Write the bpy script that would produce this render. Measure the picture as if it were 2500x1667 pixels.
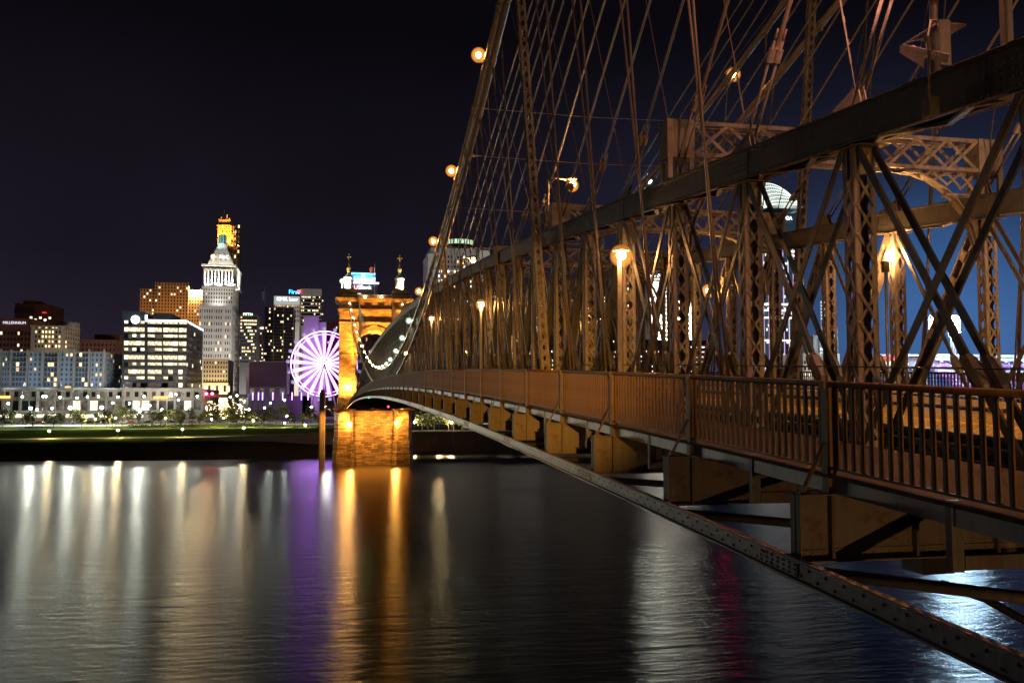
import bpy, math, random
import numpy as np
from mathutils import Vector, Matrix
random.seed(11)
rnd = random.random
scene = bpy.context.scene
col = scene.collection
for o in list(bpy.data.objects):
    bpy.data.objects.remove(o)

# ------------------------------------------------------------------ camera
H = 22.0                                    # eye height above the river (river = z 0)
FPX = 2200.0                                # focal length in pixels of the 2500 px wide photograph
YAW = math.atan(447 / FPX)
PITCH = math.atan(141.5 / FPX)
cam_d = bpy.data.cameras.new('camera')
cam_d.sensor_width = 36.0
cam_d.sensor_fit = 'HORIZONTAL'
cam_d.lens = FPX / 2500 * 36.0
cam_d.clip_start = 0.2
cam_d.clip_end = 9000
cam = bpy.data.objects.new('camera', cam_d)
cam.location = (0, 0, H)
cam.rotation_euler = (math.pi / 2 + PITCH, 0, -YAW)
col.objects.link(cam)
scene.camera = cam

# ------------------------------------------------------------------ night sky
STAD = Vector((455, 600, 0)).normalized()
world = bpy.data.worlds.new('World')
scene.world = world
world.use_nodes = True
wn, wl_ = world.node_tree.nodes, world.node_tree.links
wn.clear()


def wnode(t, **kw):
    n = wn.new(t)
    for k, v in kw.items():
        setattr(n, k, v)
    return n


w_out = wnode('ShaderNodeOutputWorld')
w_bg = wnode('ShaderNodeBackground')
w_tc = wnode('ShaderNodeTexCoord')
w_sep = wnode('ShaderNodeSeparateXYZ')
wl_.new(w_tc.outputs['Generated'], w_sep.inputs[0])
w_el = wnode('ShaderNodeMapRange')
w_el.inputs['From Min'].default_value = -0.02
w_el.inputs['From Max'].default_value = 0.38
wl_.new(w_sep.outputs['Z'], w_el.inputs['Value'])
w_r = wnode('ShaderNodeValToRGB')
w_r.color_ramp.elements[0].color = (0.0250, 0.0192, 0.0330, 1)
w_r.color_ramp.elements[1].color = (0.0022, 0.0018, 0.0030, 1)
e = w_r.color_ramp.elements.new(0.42)
e.color = (0.0088, 0.0070, 0.0126, 1)
wl_.new(w_el.outputs[0], w_r.inputs[0])
# light dome of the floodlit ballpark
w_dot = wnode('ShaderNodeVectorMath', operation='DOT_PRODUCT')
w_dot.inputs[1].default_value = (STAD.x, STAD.y, 0.05)
wl_.new(w_tc.outputs['Generated'], w_dot.inputs[0])
w_g1 = wnode('ShaderNodeMapRange')
w_g1.inputs['From Min'].default_value = 0.86
w_g1.inputs['From Max'].default_value = 1.0
wl_.new(w_dot.outputs['Value'], w_g1.inputs['Value'])
w_p1 = wnode('ShaderNodeMath', operation='POWER')
w_p1.inputs[1].default_value = 2.4
wl_.new(w_g1.outputs[0], w_p1.inputs[0])
w_up = wnode('ShaderNodeMapRange')
w_up.inputs['From Min'].default_value = 0.02
w_up.inputs['From Max'].default_value = 0.40
w_up.inputs['To Min'].default_value = 1.0
w_up.inputs['To Max'].default_value = 0.0
wl_.new(w_sep.outputs['Z'], w_up.inputs['Value'])
w_pm = wnode('ShaderNodeMath', operation='MULTIPLY')
wl_.new(w_p1.outputs[0], w_pm.inputs[0])
wl_.new(w_up.outputs[0], w_pm.inputs[1])
w_g2 = wnode('ShaderNodeMapRange')
w_g2.inputs['From Min'].default_value = 0.975
w_g2.inputs['From Max'].default_value = 1.0
wl_.new(w_dot.outputs['Value'], w_g2.inputs['Value'])
w_p2 = wnode('ShaderNodeMath', operation='POWER')
w_p2.inputs[1].default_value = 2.6
wl_.new(w_g2.outputs[0], w_p2.inputs[0])


def wscale(colr, src):
    m = wnode('ShaderNodeVectorMath', operation='SCALE')
    m.inputs[0].default_value = colr
    wl_.new(src, m.inputs['Scale'])
    return m.outputs[0]


w_a1 = wnode('ShaderNodeVectorMath', operation='ADD')
wl_.new(w_r.outputs[0], w_a1.inputs[0])
wl_.new(wscale((0.009, 0.020, 0.056), w_pm.outputs[0]), w_a1.inputs[1])
w_a2 = wnode('ShaderNodeVectorMath', operation='ADD')
wl_.new(w_a1.outputs[0], w_a2.inputs[0])
wl_.new(wscale((0.020, 0.085, 0.22), w_p2.outputs[0]), w_a2.inputs[1])
# faint night-sky unevenness
w_no = wnode('ShaderNodeTexNoise')
w_no.inputs['Scale'].default_value = 2.2
w_no.inputs['Detail'].default_value = 6.0
wl_.new(w_tc.outputs['Generated'], w_no.inputs['Vector'])
w_nm = wnode('ShaderNodeMapRange')
w_nm.inputs['From Min'].default_value = 0.3
w_nm.inputs['From Max'].default_value = 0.7
w_nm.inputs['To Min'].default_value = 0.72
w_nm.inputs['To Max'].default_value = 1.28
wl_.new(w_no.outputs[0], w_nm.inputs['Value'])
w_m = wnode('ShaderNodeVectorMath', operation='SCALE')
wl_.new(w_a2.outputs[0], w_m.inputs[0])
wl_.new(w_nm.outputs[0], w_m.inputs['Scale'])
wl_.new(w_m.outputs[0], w_bg.inputs[0])
w_bg.inputs[1].default_value = 1.0
wl_.new(w_bg.outputs[0], w_out.inputs[0])

# ------------------------------------------------------------------ exposure and sampling
vs = scene.view_settings
vs.view_transform = 'Standard'
vs.look = 'None'
vs.exposure = 0.3
vs.gamma = 1.0
vs.use_curve_mapping = False
scene.render.engine = 'CYCLES'
cy = scene.cycles
cy.use_denoising = True
cy.max_bounces = 5
cy.diffuse_bounces = 2
cy.glossy_bounces = 3
cy.transmission_bounces = 3
cy.sample_clamp_indirect = 6.0
cy.caustics_reflective = False
cy.caustics_refractive = False
cy.use_light_tree = True

# ------------------------------------------------------------------ geometry helpers
WL = {}                                      # world location of every object made here


class MB:
    def __init__(self):
        self.v, self.f = [], []

    def add(self, vs_, fs):
        b = len(self.v)
        self.v += [tuple(p) for p in vs_]
        self.f += [tuple(i + b for i in f) for f in fs]

    def box(self, x0, x1, y0, y1, z0, z1):
        self.add([(x0, y0, z0), (x1, y0, z0), (x1, y1, z0), (x0, y1, z0), (x0, y0, z1), (x1, y0, z1), (x1, y1, z1), (x0, y1, z1)],
                 [(0, 3, 2, 1), (4, 5, 6, 7), (0, 1, 5, 4), (1, 2, 6, 5), (2, 3, 7, 6), (3, 0, 4, 7)])
        return self

    def bar(self, p, q, w, h, up=(0, 0, 1), off=0.0):
        p, q = Vector(p), Vector(q)
        d = (q - p).normalized()
        u = Vector(up)
        s = d.cross(u)
        if s.length < 1e-5:
            s = d.cross(Vector((0, 1, 0)))
        s.normalize()
        u = s.cross(d)
        p, q = p + u * off, q + u * off
        s, u = s * w / 2, u * h / 2
        self.add([p - s - u, p + s - u, p + s + u, p - s + u, q - s - u, q + s - u, q + s + u, q - s + u],
                 [(0, 1, 2, 3), (7, 6, 5, 4), (0, 4, 5, 1), (1, 5, 6, 2), (2, 6, 7, 3), (3, 7, 4, 0)])
        return self

    def tube(self, p, q, r, n=8, r2=None):
        return self.path([p, q], [r, r if r2 is None else r2], n)

    def path(self, pts, r, n=8, cap=True):
        pts = [Vector(p) for p in pts]
        if not isinstance(r, (list, tuple)):
            r = [r] * len(pts)
        b = len(self.v)
        s = None
        for i, p in enumerate(pts):
            d = (pts[min(i + 1, len(pts) - 1)] - pts[max(i - 1, 0)]).normalized()
            if s is None:
                s = d.cross(Vector((0, 0, 1)))
                if s.length < 1e-3:
                    s = Vector((1, 0, 0))
            s = (s - d * s.dot(d)).normalized()
            u = d.cross(s)
            for k in range(n):
                a = 2 * math.pi * k / n
                self.v.append(tuple(p + s * (math.cos(a) * r[i]) + u * (math.sin(a) * r[i])))
        for i in range(len(pts) - 1):
            for k in range(n):
                k2 = (k + 1) % n
                self.f.append((b + i * n + k, b + i * n + k2, b + (i + 1) * n + k2, b + (i + 1) * n + k))
        if cap:
            self.f.append(tuple(b + k for k in range(n))[::-1])
            self.f.append(tuple(b + (len(pts) - 1) * n + k for k in range(n)))
        return self

    def prism(self, poly, axis, a0, a1):
        """poly: 2-D outline in the two other axes (order x,y,z), extruded along axis"""
        def mk(u, v, a):
            return {'x': (a, u, v), 'y': (u, a, v), 'z': (u, v, a)}[axis]
        n = len(poly)
        self.add([mk(u, v, a0) for u, v in poly] + [mk(u, v, a1) for u, v in poly],
                 [tuple(range(n))[::-1], tuple(range(n, 2 * n))] + [(i, (i + 1) % n, n + (i + 1) % n, n + i) for i in range(n)])
        return self

    def quad(self, a, b, c, d):
        self.add([a, b, c, d], [(0, 1, 2, 3)])
        return self

    def lathe(self, prof, c, n=12):
        c = Vector(c)
        b = len(self.v)
        for r, z in prof:
            for k in range(n):
                a = 2 * math.pi * (k + .5) / n
                self.v.append((c.x + r * math.cos(a), c.y + r * math.sin(a), c.z + z))
        for i in range(len(prof) - 1):
            for k in range(n):
                k2 = (k + 1) % n
                self.f.append((b + i * n + k, b + i * n + k2, b + (i + 1) * n + k2, b + (i + 1) * n + k))
        self.f.append(tuple(b + k for k in range(n))[::-1])
        self.f.append(tuple(b + (len(prof) - 1) * n + k for k in range(n)))
        return self

    def ball(self, c, r, n=10, m=6, sz=1.0):
        return self.lathe([(max(r * math.sin(math.pi * i / m), .001), -r * sz * math.cos(math.pi * i / m)) for i in range(m + 1)], c, n)

    def rivet(self, c, nrm, r):
        """low six-sided dome on a face"""
        c, nn = Vector(c), Vector(nrm).normalized()
        s = nn.cross(Vector((0.31, 0.2, 0.93)))
        s.normalize()
        u = nn.cross(s)
        vs_ = [c + (s * math.cos(k * math.pi / 3) + u * math.sin(k * math.pi / 3)) * r for k in range(6)]
        vs_ += [c + (s * math.cos(k * math.pi / 3) + u * math.sin(k * math.pi / 3)) * r * .55 + nn * r * .55 for k in range(6)]
        self.add(vs_, [(k, (k + 1) % 6, 6 + (k + 1) % 6, 6 + k) for k in range(6)] + [(6, 7, 8, 9, 10, 11)])
        return self

    def build(self, name, m, parent=None, label=None, cat=None, group=None, kind=None, smooth=False, origin=None):
        a = np.array(self.v, dtype=float)
        if origin is None:
            lo, hi = a.min(0), a.max(0)
            origin = Vector(((lo[0] + hi[0]) / 2, (lo[1] + hi[1]) / 2, lo[2]))
        else:
            origin = Vector(origin)
        me = bpy.data.meshes.new(name)
        me.from_pydata((a - np.array(origin)).tolist(), [], self.f)
        if m is not None:
            me.materials.append(m)
        if smooth:
            me.shade_smooth()
        return link(name, me, origin, parent, label, cat, group, kind)


def link(name, data, loc, parent=None, label=None, cat=None, group=None, kind=None):
    o = bpy.data.objects.new(name, data)
    col.objects.link(o)
    loc = Vector(loc)
    WL[o] = loc
    if parent is not None:
        o.parent = parent
        o.location = loc - WL[parent]
    else:
        o.location = loc
    tag(o, label, cat, group, kind)
    return o


def tag(o, label=None, cat=None, group=None, kind=None):
    for k, v in (('label', label), ('category', cat), ('group', group), ('kind', kind)):
        if v:
            o[k] = v
    return o


def thing(name, label, cat, loc, group=None):
    return link(name, None, loc, None, label, cat, group)


def copy_tree(o, loc=None, parent=None, rotz=None, scale=None):
    c = o.copy()
    col.objects.link(c)
    c.parent = parent
    if loc is not None:
        c.location = loc
        WL[c] = Vector(loc)
    if rotz is not None:
        c.rotation_euler.z = rotz
    if scale is not None:
        c.scale = scale
    for ch in list(o.children):
        copy_tree(ch, None, c)
    return c


ORD = ('first second third fourth fifth sixth seventh eighth ninth tenth eleventh twelfth thirteenth fourteenth fifteenth sixteenth '
       'seventeenth eighteenth nineteenth twentieth').split()

# pixel of the photograph -> point of the place (used to read sizes off the photograph once, at build time)
_c, _s, _cp, _sp = math.cos(YAW), math.sin(YAW), math.cos(PITCH), math.sin(PITCH)
_R = Vector((_c, -_s, 0))
_F = Vector((_s * _cp, _c * _cp, _sp))
_U = _R.cross(_F)


def at_y(px, py, Y):
    d = _R * ((px - 1250) / FPX) - _U * ((py - 833.5) / FPX) + _F
    d = d * (Y / d.y)
    return Vector((d.x, Y, d.z + H))


def at_x(px, py, X):
    d = _R * ((px - 1250) / FPX) - _U * ((py - 833.5) / FPX) + _F
    d = d * (X / d.x)
    return Vector((X, d.y, d.z + H))


# ------------------------------------------------------------------ materials
def nt(name):
    m = bpy.data.materials.new(name)
    m.use_nodes = True
    return m, m.node_tree.nodes, m.node_tree.links, m.node_tree.nodes['Principled BSDF']


def paint(name, c, rough=.5, metal=0.0, var=.25, scale=1.2, bump=.0, bscale=30, streak=True, spec=.5, rust=False):
    """painted or bare surface: uneven colour, rain streaks, fine relief"""
    m, n, l, b = nt(name)
    tc = n.new('ShaderNodeTexCoord')
    no = n.new('ShaderNodeTexNoise')
    no.inputs['Scale'].default_value = scale
    no.inputs['Detail'].default_value = 6
    l.new(tc.outputs['Object'], no.inputs['Vector'])
    mp = n.new('ShaderNodeMapping')
    mp.inputs['Scale'].default_value = (6, 6, .6) if streak else (9, 9, 9)
    l.new(tc.outputs['Object'], mp.inputs[0])
    n2 = n.new('ShaderNodeTexNoise')
    n2.inputs['Scale'].default_value = scale * 1.5
    n2.inputs['Detail'].default_value = 4
    l.new(mp.outputs[0], n2.inputs['Vector'])
    ad = n.new('ShaderNodeMath')
    ad.operation = 'ADD'
    l.new(no.outputs[0], ad.inputs[0])
    l.new(n2.outputs[0], ad.inputs[1])
    mr = n.new('ShaderNodeMapRange')
    mr.inputs['From Min'].default_value = .6
    mr.inputs['From Max'].default_value = 1.4
    mr.inputs['To Min'].default_value = 1 - var
    mr.inputs['To Max'].default_value = 1 + var
    l.new(ad.outputs[0], mr.inputs[0])
    vm = n.new('ShaderNodeVectorMath')
    vm.operation = 'SCALE'
    vm.inputs[0].default_value = c
    l.new(mr.outputs[0], vm.inputs['Scale'])
    src = vm.outputs[0]
    if rust:                                                      # rust blooms and dirt where the paint has failed
        n4 = n.new('ShaderNodeTexNoise')
        n4.inputs['Scale'].default_value = 2.3
        n4.inputs['Detail'].default_value = 9
        n4.inputs['Roughness'].default_value = .68
        l.new(tc.outputs['Object'], n4.inputs['Vector'])
        m4 = n.new('ShaderNodeMapRange')
        m4.inputs['From Min'].default_value = .54
        m4.inputs['From Max'].default_value = .66
        l.new(n4.outputs[0], m4.inputs[0])
        mx = n.new('ShaderNodeMix')
        mx.data_type = 'RGBA'
        for s_ in mx.inputs:
            if s_.name == 'B' and s_.type == 'RGBA':
                s_.default_value = (.085, .042, .022, 1)
            if s_.name == 'A' and s_.type == 'RGBA':
                l.new(vm.outputs[0], s_)
        l.new(m4.outputs[0], mx.inputs[0])
        src = [o for o in mx.outputs if o.type == 'RGBA'][0]
    l.new(src, b.inputs['Base Color'])
    rr = n.new('ShaderNodeMapRange')
    rr.inputs['To Min'].default_value = max(rough - .12, .05)
    rr.inputs['To Max'].default_value = min(rough + .15, 1)
    l.new(n2.outputs[0], rr.inputs[0])
    l.new(rr.outputs[0], b.inputs['Roughness'])
    b.inputs['Metallic'].default_value = metal
    b.inputs['Specular IOR Level'].default_value = spec
    if bump:
        n3 = n.new('ShaderNodeTexNoise')
        n3.inputs['Scale'].default_value = bscale
        n3.inputs['Detail'].default_value = 5
        l.new(tc.outputs['Object'], n3.inputs['Vector'])
        bp = n.new('ShaderNodeBump')
        bp.inputs['Strength'].default_value = bump
        bp.inputs['Distance'].default_value = .02
        l.new(n3.outputs[0], bp.inputs['Height'])
        l.new(bp.outputs[0], b.inputs['Normal'])
    return m


def glow(name, c, strength, sample=True, var=0.0, vscale=1.0):
    """something that gives off light"""
    m = bpy.data.materials.new(name)
    m.use_nodes = True
    n, l = m.node_tree.nodes, m.node_tree.links
    n.clear()
    out = n.new('ShaderNodeOutputMaterial')
    em = n.new('ShaderNodeEmission')
    em.inputs[0].default_value = (*c, 1)
    em.inputs[1].default_value = strength
    if var:
        tc = n.new('ShaderNodeTexCoord')
        no = n.new('ShaderNodeTexWhiteNoise') if vscale == 0 else n.new('ShaderNodeTexNoise')
        if vscale:
            no.inputs['Scale'].default_value = vscale
            no.inputs['Detail'].default_value = 3
        l.new(tc.outputs['Object'], no.inputs['Vector'])
        mr = n.new('ShaderNodeMapRange')
        mr.inputs['From Min'].default_value = .3
        mr.inputs['From Max'].default_value = .7
        mr.inputs['To Min'].default_value = strength * (1 - var)
        mr.inputs['To Max'].default_value = strength * (1 + var)
        l.new(no.outputs[0], mr.inputs[0])
        l.new(mr.outputs[0], em.inputs[1])
    l.new(em.outputs[0], out.inputs[0])
    m.cycles.emission_sampling = 'AUTO' if sample else 'NONE'
    return m


def masonry(name, c, bw, bh, mortar=.03, var=.45, bump=.6, rough=.85, mcol=.45):
    """stone blocks on vertical faces: u runs along the wall, v upwards"""
    m, n, l, b = nt(name)
    g = n.new('ShaderNodeNewGeometry')
    sp = n.new('ShaderNodeSeparateXYZ')
    l.new(g.outputs['Position'], sp.inputs[0])
    ad = n.new('ShaderNodeMath')
    ad.operation = 'ADD'
    l.new(sp.outputs[0], ad.inputs[0])
    l.new(sp.outputs[1], ad.inputs[1])
    cb = n.new('ShaderNodeCombineXYZ')
    l.new(ad.outputs[0], cb.inputs[0])
    l.new(sp.outputs[2], cb.inputs[1])
    br = n.new('ShaderNodeTexBrick')
    br.inputs['Scale'].default_value = 1
    br.inputs['Brick Width'].default_value = bw
    br.inputs['Row Height'].default_value = bh
    br.inputs['Mortar Size'].default_value = mortar
    br.inputs['Mortar Smooth'].default_value = .3
    br.inputs['Bias'].default_value = -.1
    br.inputs['Color1'].default_value = (*[x * (1 - var) for x in c], 1)
    br.inputs['Color2'].default_value = (*[x * (1 + var) for x in c], 1)
    br.inputs['Mortar'].default_value = (*[x * mcol for x in c], 1)
    l.new(cb.outputs[0], br.inputs['Vector'])
    no = n.new('ShaderNodeTexNoise')
    no.inputs['Scale'].default_value = .25
    no.inputs['Detail'].default_value = 8
    no.inputs['Roughness'].default_value = .65
    l.new(g.outputs['Position'], no.inputs['Vector'])
    mr = n.new('ShaderNodeMapRange')
    mr.inputs['From Min'].default_value = .3
    mr.inputs['From Max'].default_value = .7
    mr.inputs['To Min'].default_value = .5
    mr.inputs['To Max'].default_value = 1.35
    l.new(no.outputs[0], mr.inputs[0])
    vm = n.new('ShaderNodeVectorMath')
    vm.operation = 'SCALE'
    l.new(br.outputs['Color'], vm.inputs[0])
    l.new(mr.outputs[0], vm.inputs['Scale'])
    l.new(vm.outputs[0], b.inputs['Base Color'])
    b.inputs['Roughness'].default_value = rough
    hm = n.new('ShaderNodeMath')
    hm.operation = 'MULTIPLY_ADD'
    l.new(br.outputs['Fac'], hm.inputs[0])
    hm.inputs[1].default_value = -1.0
    l.new(no.outputs[0], hm.inputs[2])
    bp = n.new('ShaderNodeBump')
    bp.inputs['Strength'].default_value = bump
    bp.inputs['Distance'].default_value = .25
    l.new(hm.outputs[0], bp.inputs['Height'])
    l.new(bp.outputs[0], b.inputs['Normal'])
    return m


AMBER = (1.0, .43, .12)
STEEL = paint('shaded_blue_grey_bridge_paint', (.075, .082, .092), .46, var=.4, scale=1.6, bump=.3, bscale=18, rust=True)  # darkened so members outside the floodlight read as shaded
STEEL2 = paint('lit_pale_bridge_paint', (.22, .21, .20), .48, var=.4, scale=1.6, bump=.3, bscale=18, rust=True)  # lighter copy of the bridge paint, for members that stand lit
ROPE = paint('painted_wire_rope', (.145, .13, .115), .5, var=.2, scale=3)
DARK = paint('black_pipe', (.03, .03, .032), .35, var=.3)
BARE = paint('weathered_bare_steel', (.26, .27, .29), .46, metal=.35, var=.3, scale=2)
GALV = paint('galvanised_metal', (.40, .40, .40), .4, metal=.5)
GLASSL = paint('white_lamp_housing', (.5, .5, .48), .4)
STONE = masonry('sandstone_blocks', (.31, .24, .165), 1.7, .58, mortar=.04, var=.42)
STONE2 = masonry('rough_pier_stone', (.27, .205, .14), 2.2, .6, mortar=.07, bump=1.0, var=.5)
CONC = paint('concrete', (.33, .31, .28), .85, var=.25, scale=.3, bump=.3, bscale=4)
GOLD = paint('gilded_metal', (.75, .50, .14), .35, metal=.25, var=.1)
WHITEST = paint('white_stone', (.62, .60, .55), .8, var=.15, scale=.4)
LAMP_A = glow('amber_lamp', AMBER, 800)
LAMP_C = glow('amber_cable_lamp', (1, .45, .12), 330)
LAMP_G = glow('greenish_led_lamp', (.80, 1, .72), 190)
LAMP_W = glow('warm_white_bulb', (1, .68, .30), 200)
LAMP_S = glow('white_street_lamp', (.95, 1, .86), 520)
LAMP_P = glow('golden_path_lamp', (1, .74, .36), 1900)
RED = glow('red_light', (1, .03, .05), 60)
GREEN = glow('green_light', (.02, 1, .35), 9, False)
REDN = glow('red_navigation_light', (1, .03, .05), 10, False)

def halo(name, c, strength, clear=.55):
    """frosted lamp globe: bloom round the bulb put into a see-through glowing ball"""
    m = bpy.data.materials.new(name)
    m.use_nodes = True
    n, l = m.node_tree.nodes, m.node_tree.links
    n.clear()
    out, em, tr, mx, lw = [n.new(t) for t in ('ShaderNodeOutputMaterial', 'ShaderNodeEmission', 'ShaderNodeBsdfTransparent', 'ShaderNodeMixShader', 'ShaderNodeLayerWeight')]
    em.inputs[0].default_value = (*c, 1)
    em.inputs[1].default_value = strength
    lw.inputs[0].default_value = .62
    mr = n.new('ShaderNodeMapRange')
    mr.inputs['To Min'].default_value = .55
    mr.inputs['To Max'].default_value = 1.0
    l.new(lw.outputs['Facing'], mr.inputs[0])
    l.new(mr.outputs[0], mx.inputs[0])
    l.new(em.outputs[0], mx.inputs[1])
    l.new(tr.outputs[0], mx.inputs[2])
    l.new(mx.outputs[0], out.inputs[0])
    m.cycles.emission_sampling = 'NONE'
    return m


HALO_A = halo('amber_halo_shell', (1, .36, .05), 1.6)
HALO_G = halo('pale_halo_shell', (.75, 1, .65), 1.0)
HALO_W = halo('warm_halo_shell', (1, .60, .22), 1.3)
HALOS = {'amber_lamp': HALO_A, 'amber_cable_lamp': HALO_A, 'greenish_led_lamp': HALO_G, 'warm_white_bulb': HALO_W, 'white_street_lamp': HALO_G, 'golden_path_lamp': HALO_W}


LAMP_R = glow('amber_road_lamp', (1, .46, .21), 1500)


def shell(c, r, m, parent, k=2.5):  # adds a glowing ball that imitates lens bloom
    g = HALOS.get(m.name)
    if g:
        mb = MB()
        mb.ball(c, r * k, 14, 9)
        mb.build('lamp_halo_shell', g, parent, smooth=True)
# ------------------------------------------------------------------ bridge profile
def RT(Y):                                   # top of the walkway rail
    return H + np.polyval([-3.7175652e-10, 3.9210588e-07, -2.5900880e-04, 5.09996990e-02, -.2787473], Y)


def TC(Y):                                   # top of the truss chord
    return H + np.polyval([-4.53302883e-11, 2.94819770e-08, -6.43951721e-06, 2.17056e-04, 8.9582809e-02, 4.1046609], Y)


def RD(Y):
    return RT(Y) - 1.17


PAN = 4.56
Y0 = 10.8
KMAX = 64
NODE = [(k, Y0 + PAN * k) for k in range(-2, KMAX + 1)]


def ny(k):
    return Y0 + PAN * k


XW, XE, XR, XRE = 9.9, 20.15, 6.43, 23.7     # west truss, east truss, west rail, east rail


def z_cable(Y, upper):
    return H + (5.3 + 30.2 * ((Y - 153) / 161) ** 2 if upper else 2.2 + 30.8 * ((Y - 153) / 161) ** 2)


def x_cable(Y, upper, east=False):
    x = (9.45 if upper else 9.1) - 2.85 * ((Y - 153) / 158) ** 2
    return 30.4 - x if east else x


# ------------------------------------------------------------------ lattice columns
_bar_mesh = {}


def lace_mesh(L, ang, wbar):
    key = (round(L, 3), round(ang, 3), wbar)
    if key not in _bar_mesh:
        mb = MB()
        dx, dz = math.sin(ang) * L / 2, math.cos(ang) * L / 2
        mb.bar((-dx, 0, -dz), (dx, 0, dz), .012, wbar, up=(0, 0, 1))
        # bar() makes w the sideways size: here sideways is y
        for s in (-1, 1):
            mb.rivet((dx * s * .86, -.007, dz * s * .86), (0, -1, 0), .02)
        me = bpy.data.meshes.new('lacing_bar')
        me.from_pydata([tuple(v) for v in mb.v], [], mb.f)
        me.materials.append(STEEL2)
        _bar_mesh[key] = me
    return _bar_mesh[key]


def lattice(mb_main, mb_lace, p, q, u, v, w, d, pitch, leg=.11, wbar=.06, faces='NSEW', skip_s=False, top=0.0, bot=0.0):
    """box column of four angles from p to q; u,v unit side directions; X lacing between the angles"""
    p, q, u, v = Vector(p), Vector(q), Vector(u), Vector(v)
    a = (q - p).normalized()
    L = (q - p).length
    t = .014
    for su in (-1, 1):
        for sv in (-1, 1):
            c0 = p + u * (su * w / 2) + v * (sv * d / 2)
            c1 = q + u * (su * w / 2) + v * (sv * d / 2)
            o1 = -u * (su * leg / 2)
            mb_main.bar(c0 + o1, c1 + o1, leg, t, up=v) if abs(a.cross(v).normalized().dot(u)) > .9 else mb_main.bar(c0 + o1, c1 + o1, t, leg, up=u)
            o2 = -v * (sv * (leg / 2 + t * .6))
            mb_main.bar(c0 + o2, c1 + o2, t, leg, up=v)
    n = max(1, int((L - top - bot) / pitch))
    pit = (L - top - bot) / n
    fl = []
    if 'S' in faces and not skip_s:
        fl.append((u, -v * (d / 2 + .01), w - leg * .7, v))
    if 'N' in faces:
        fl.append((u, v * (d / 2 + .01), w - leg * .7, v))
    if 'W' in faces:
        fl.append((v, -u * (w / 2 + .01), d - leg * .7, u))
    if 'E' in faces:
        fl.append((v, u * (w / 2 + .01), d - leg * .7, u))
    for sd, off, ww, nn in fl:
        for i in range(n):
            z0, z1 = bot + i * pit, bot + (i + 1) * pit
            sg = 1 if off.dot(nn) > 0 else -1
            mb_lace.bar(p + a * z0 + off - sd * ww / 2, p + a * z1 + off + sd * ww / 2, wbar, .010, up=nn)
            mb_lace.bar(p + a * z0 + off + sd * ww / 2 + nn * sg * .012, p + a * z1 + off - sd * ww / 2 + nn * sg * .012, wbar, .010, up=nn)
    return n, pit


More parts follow.
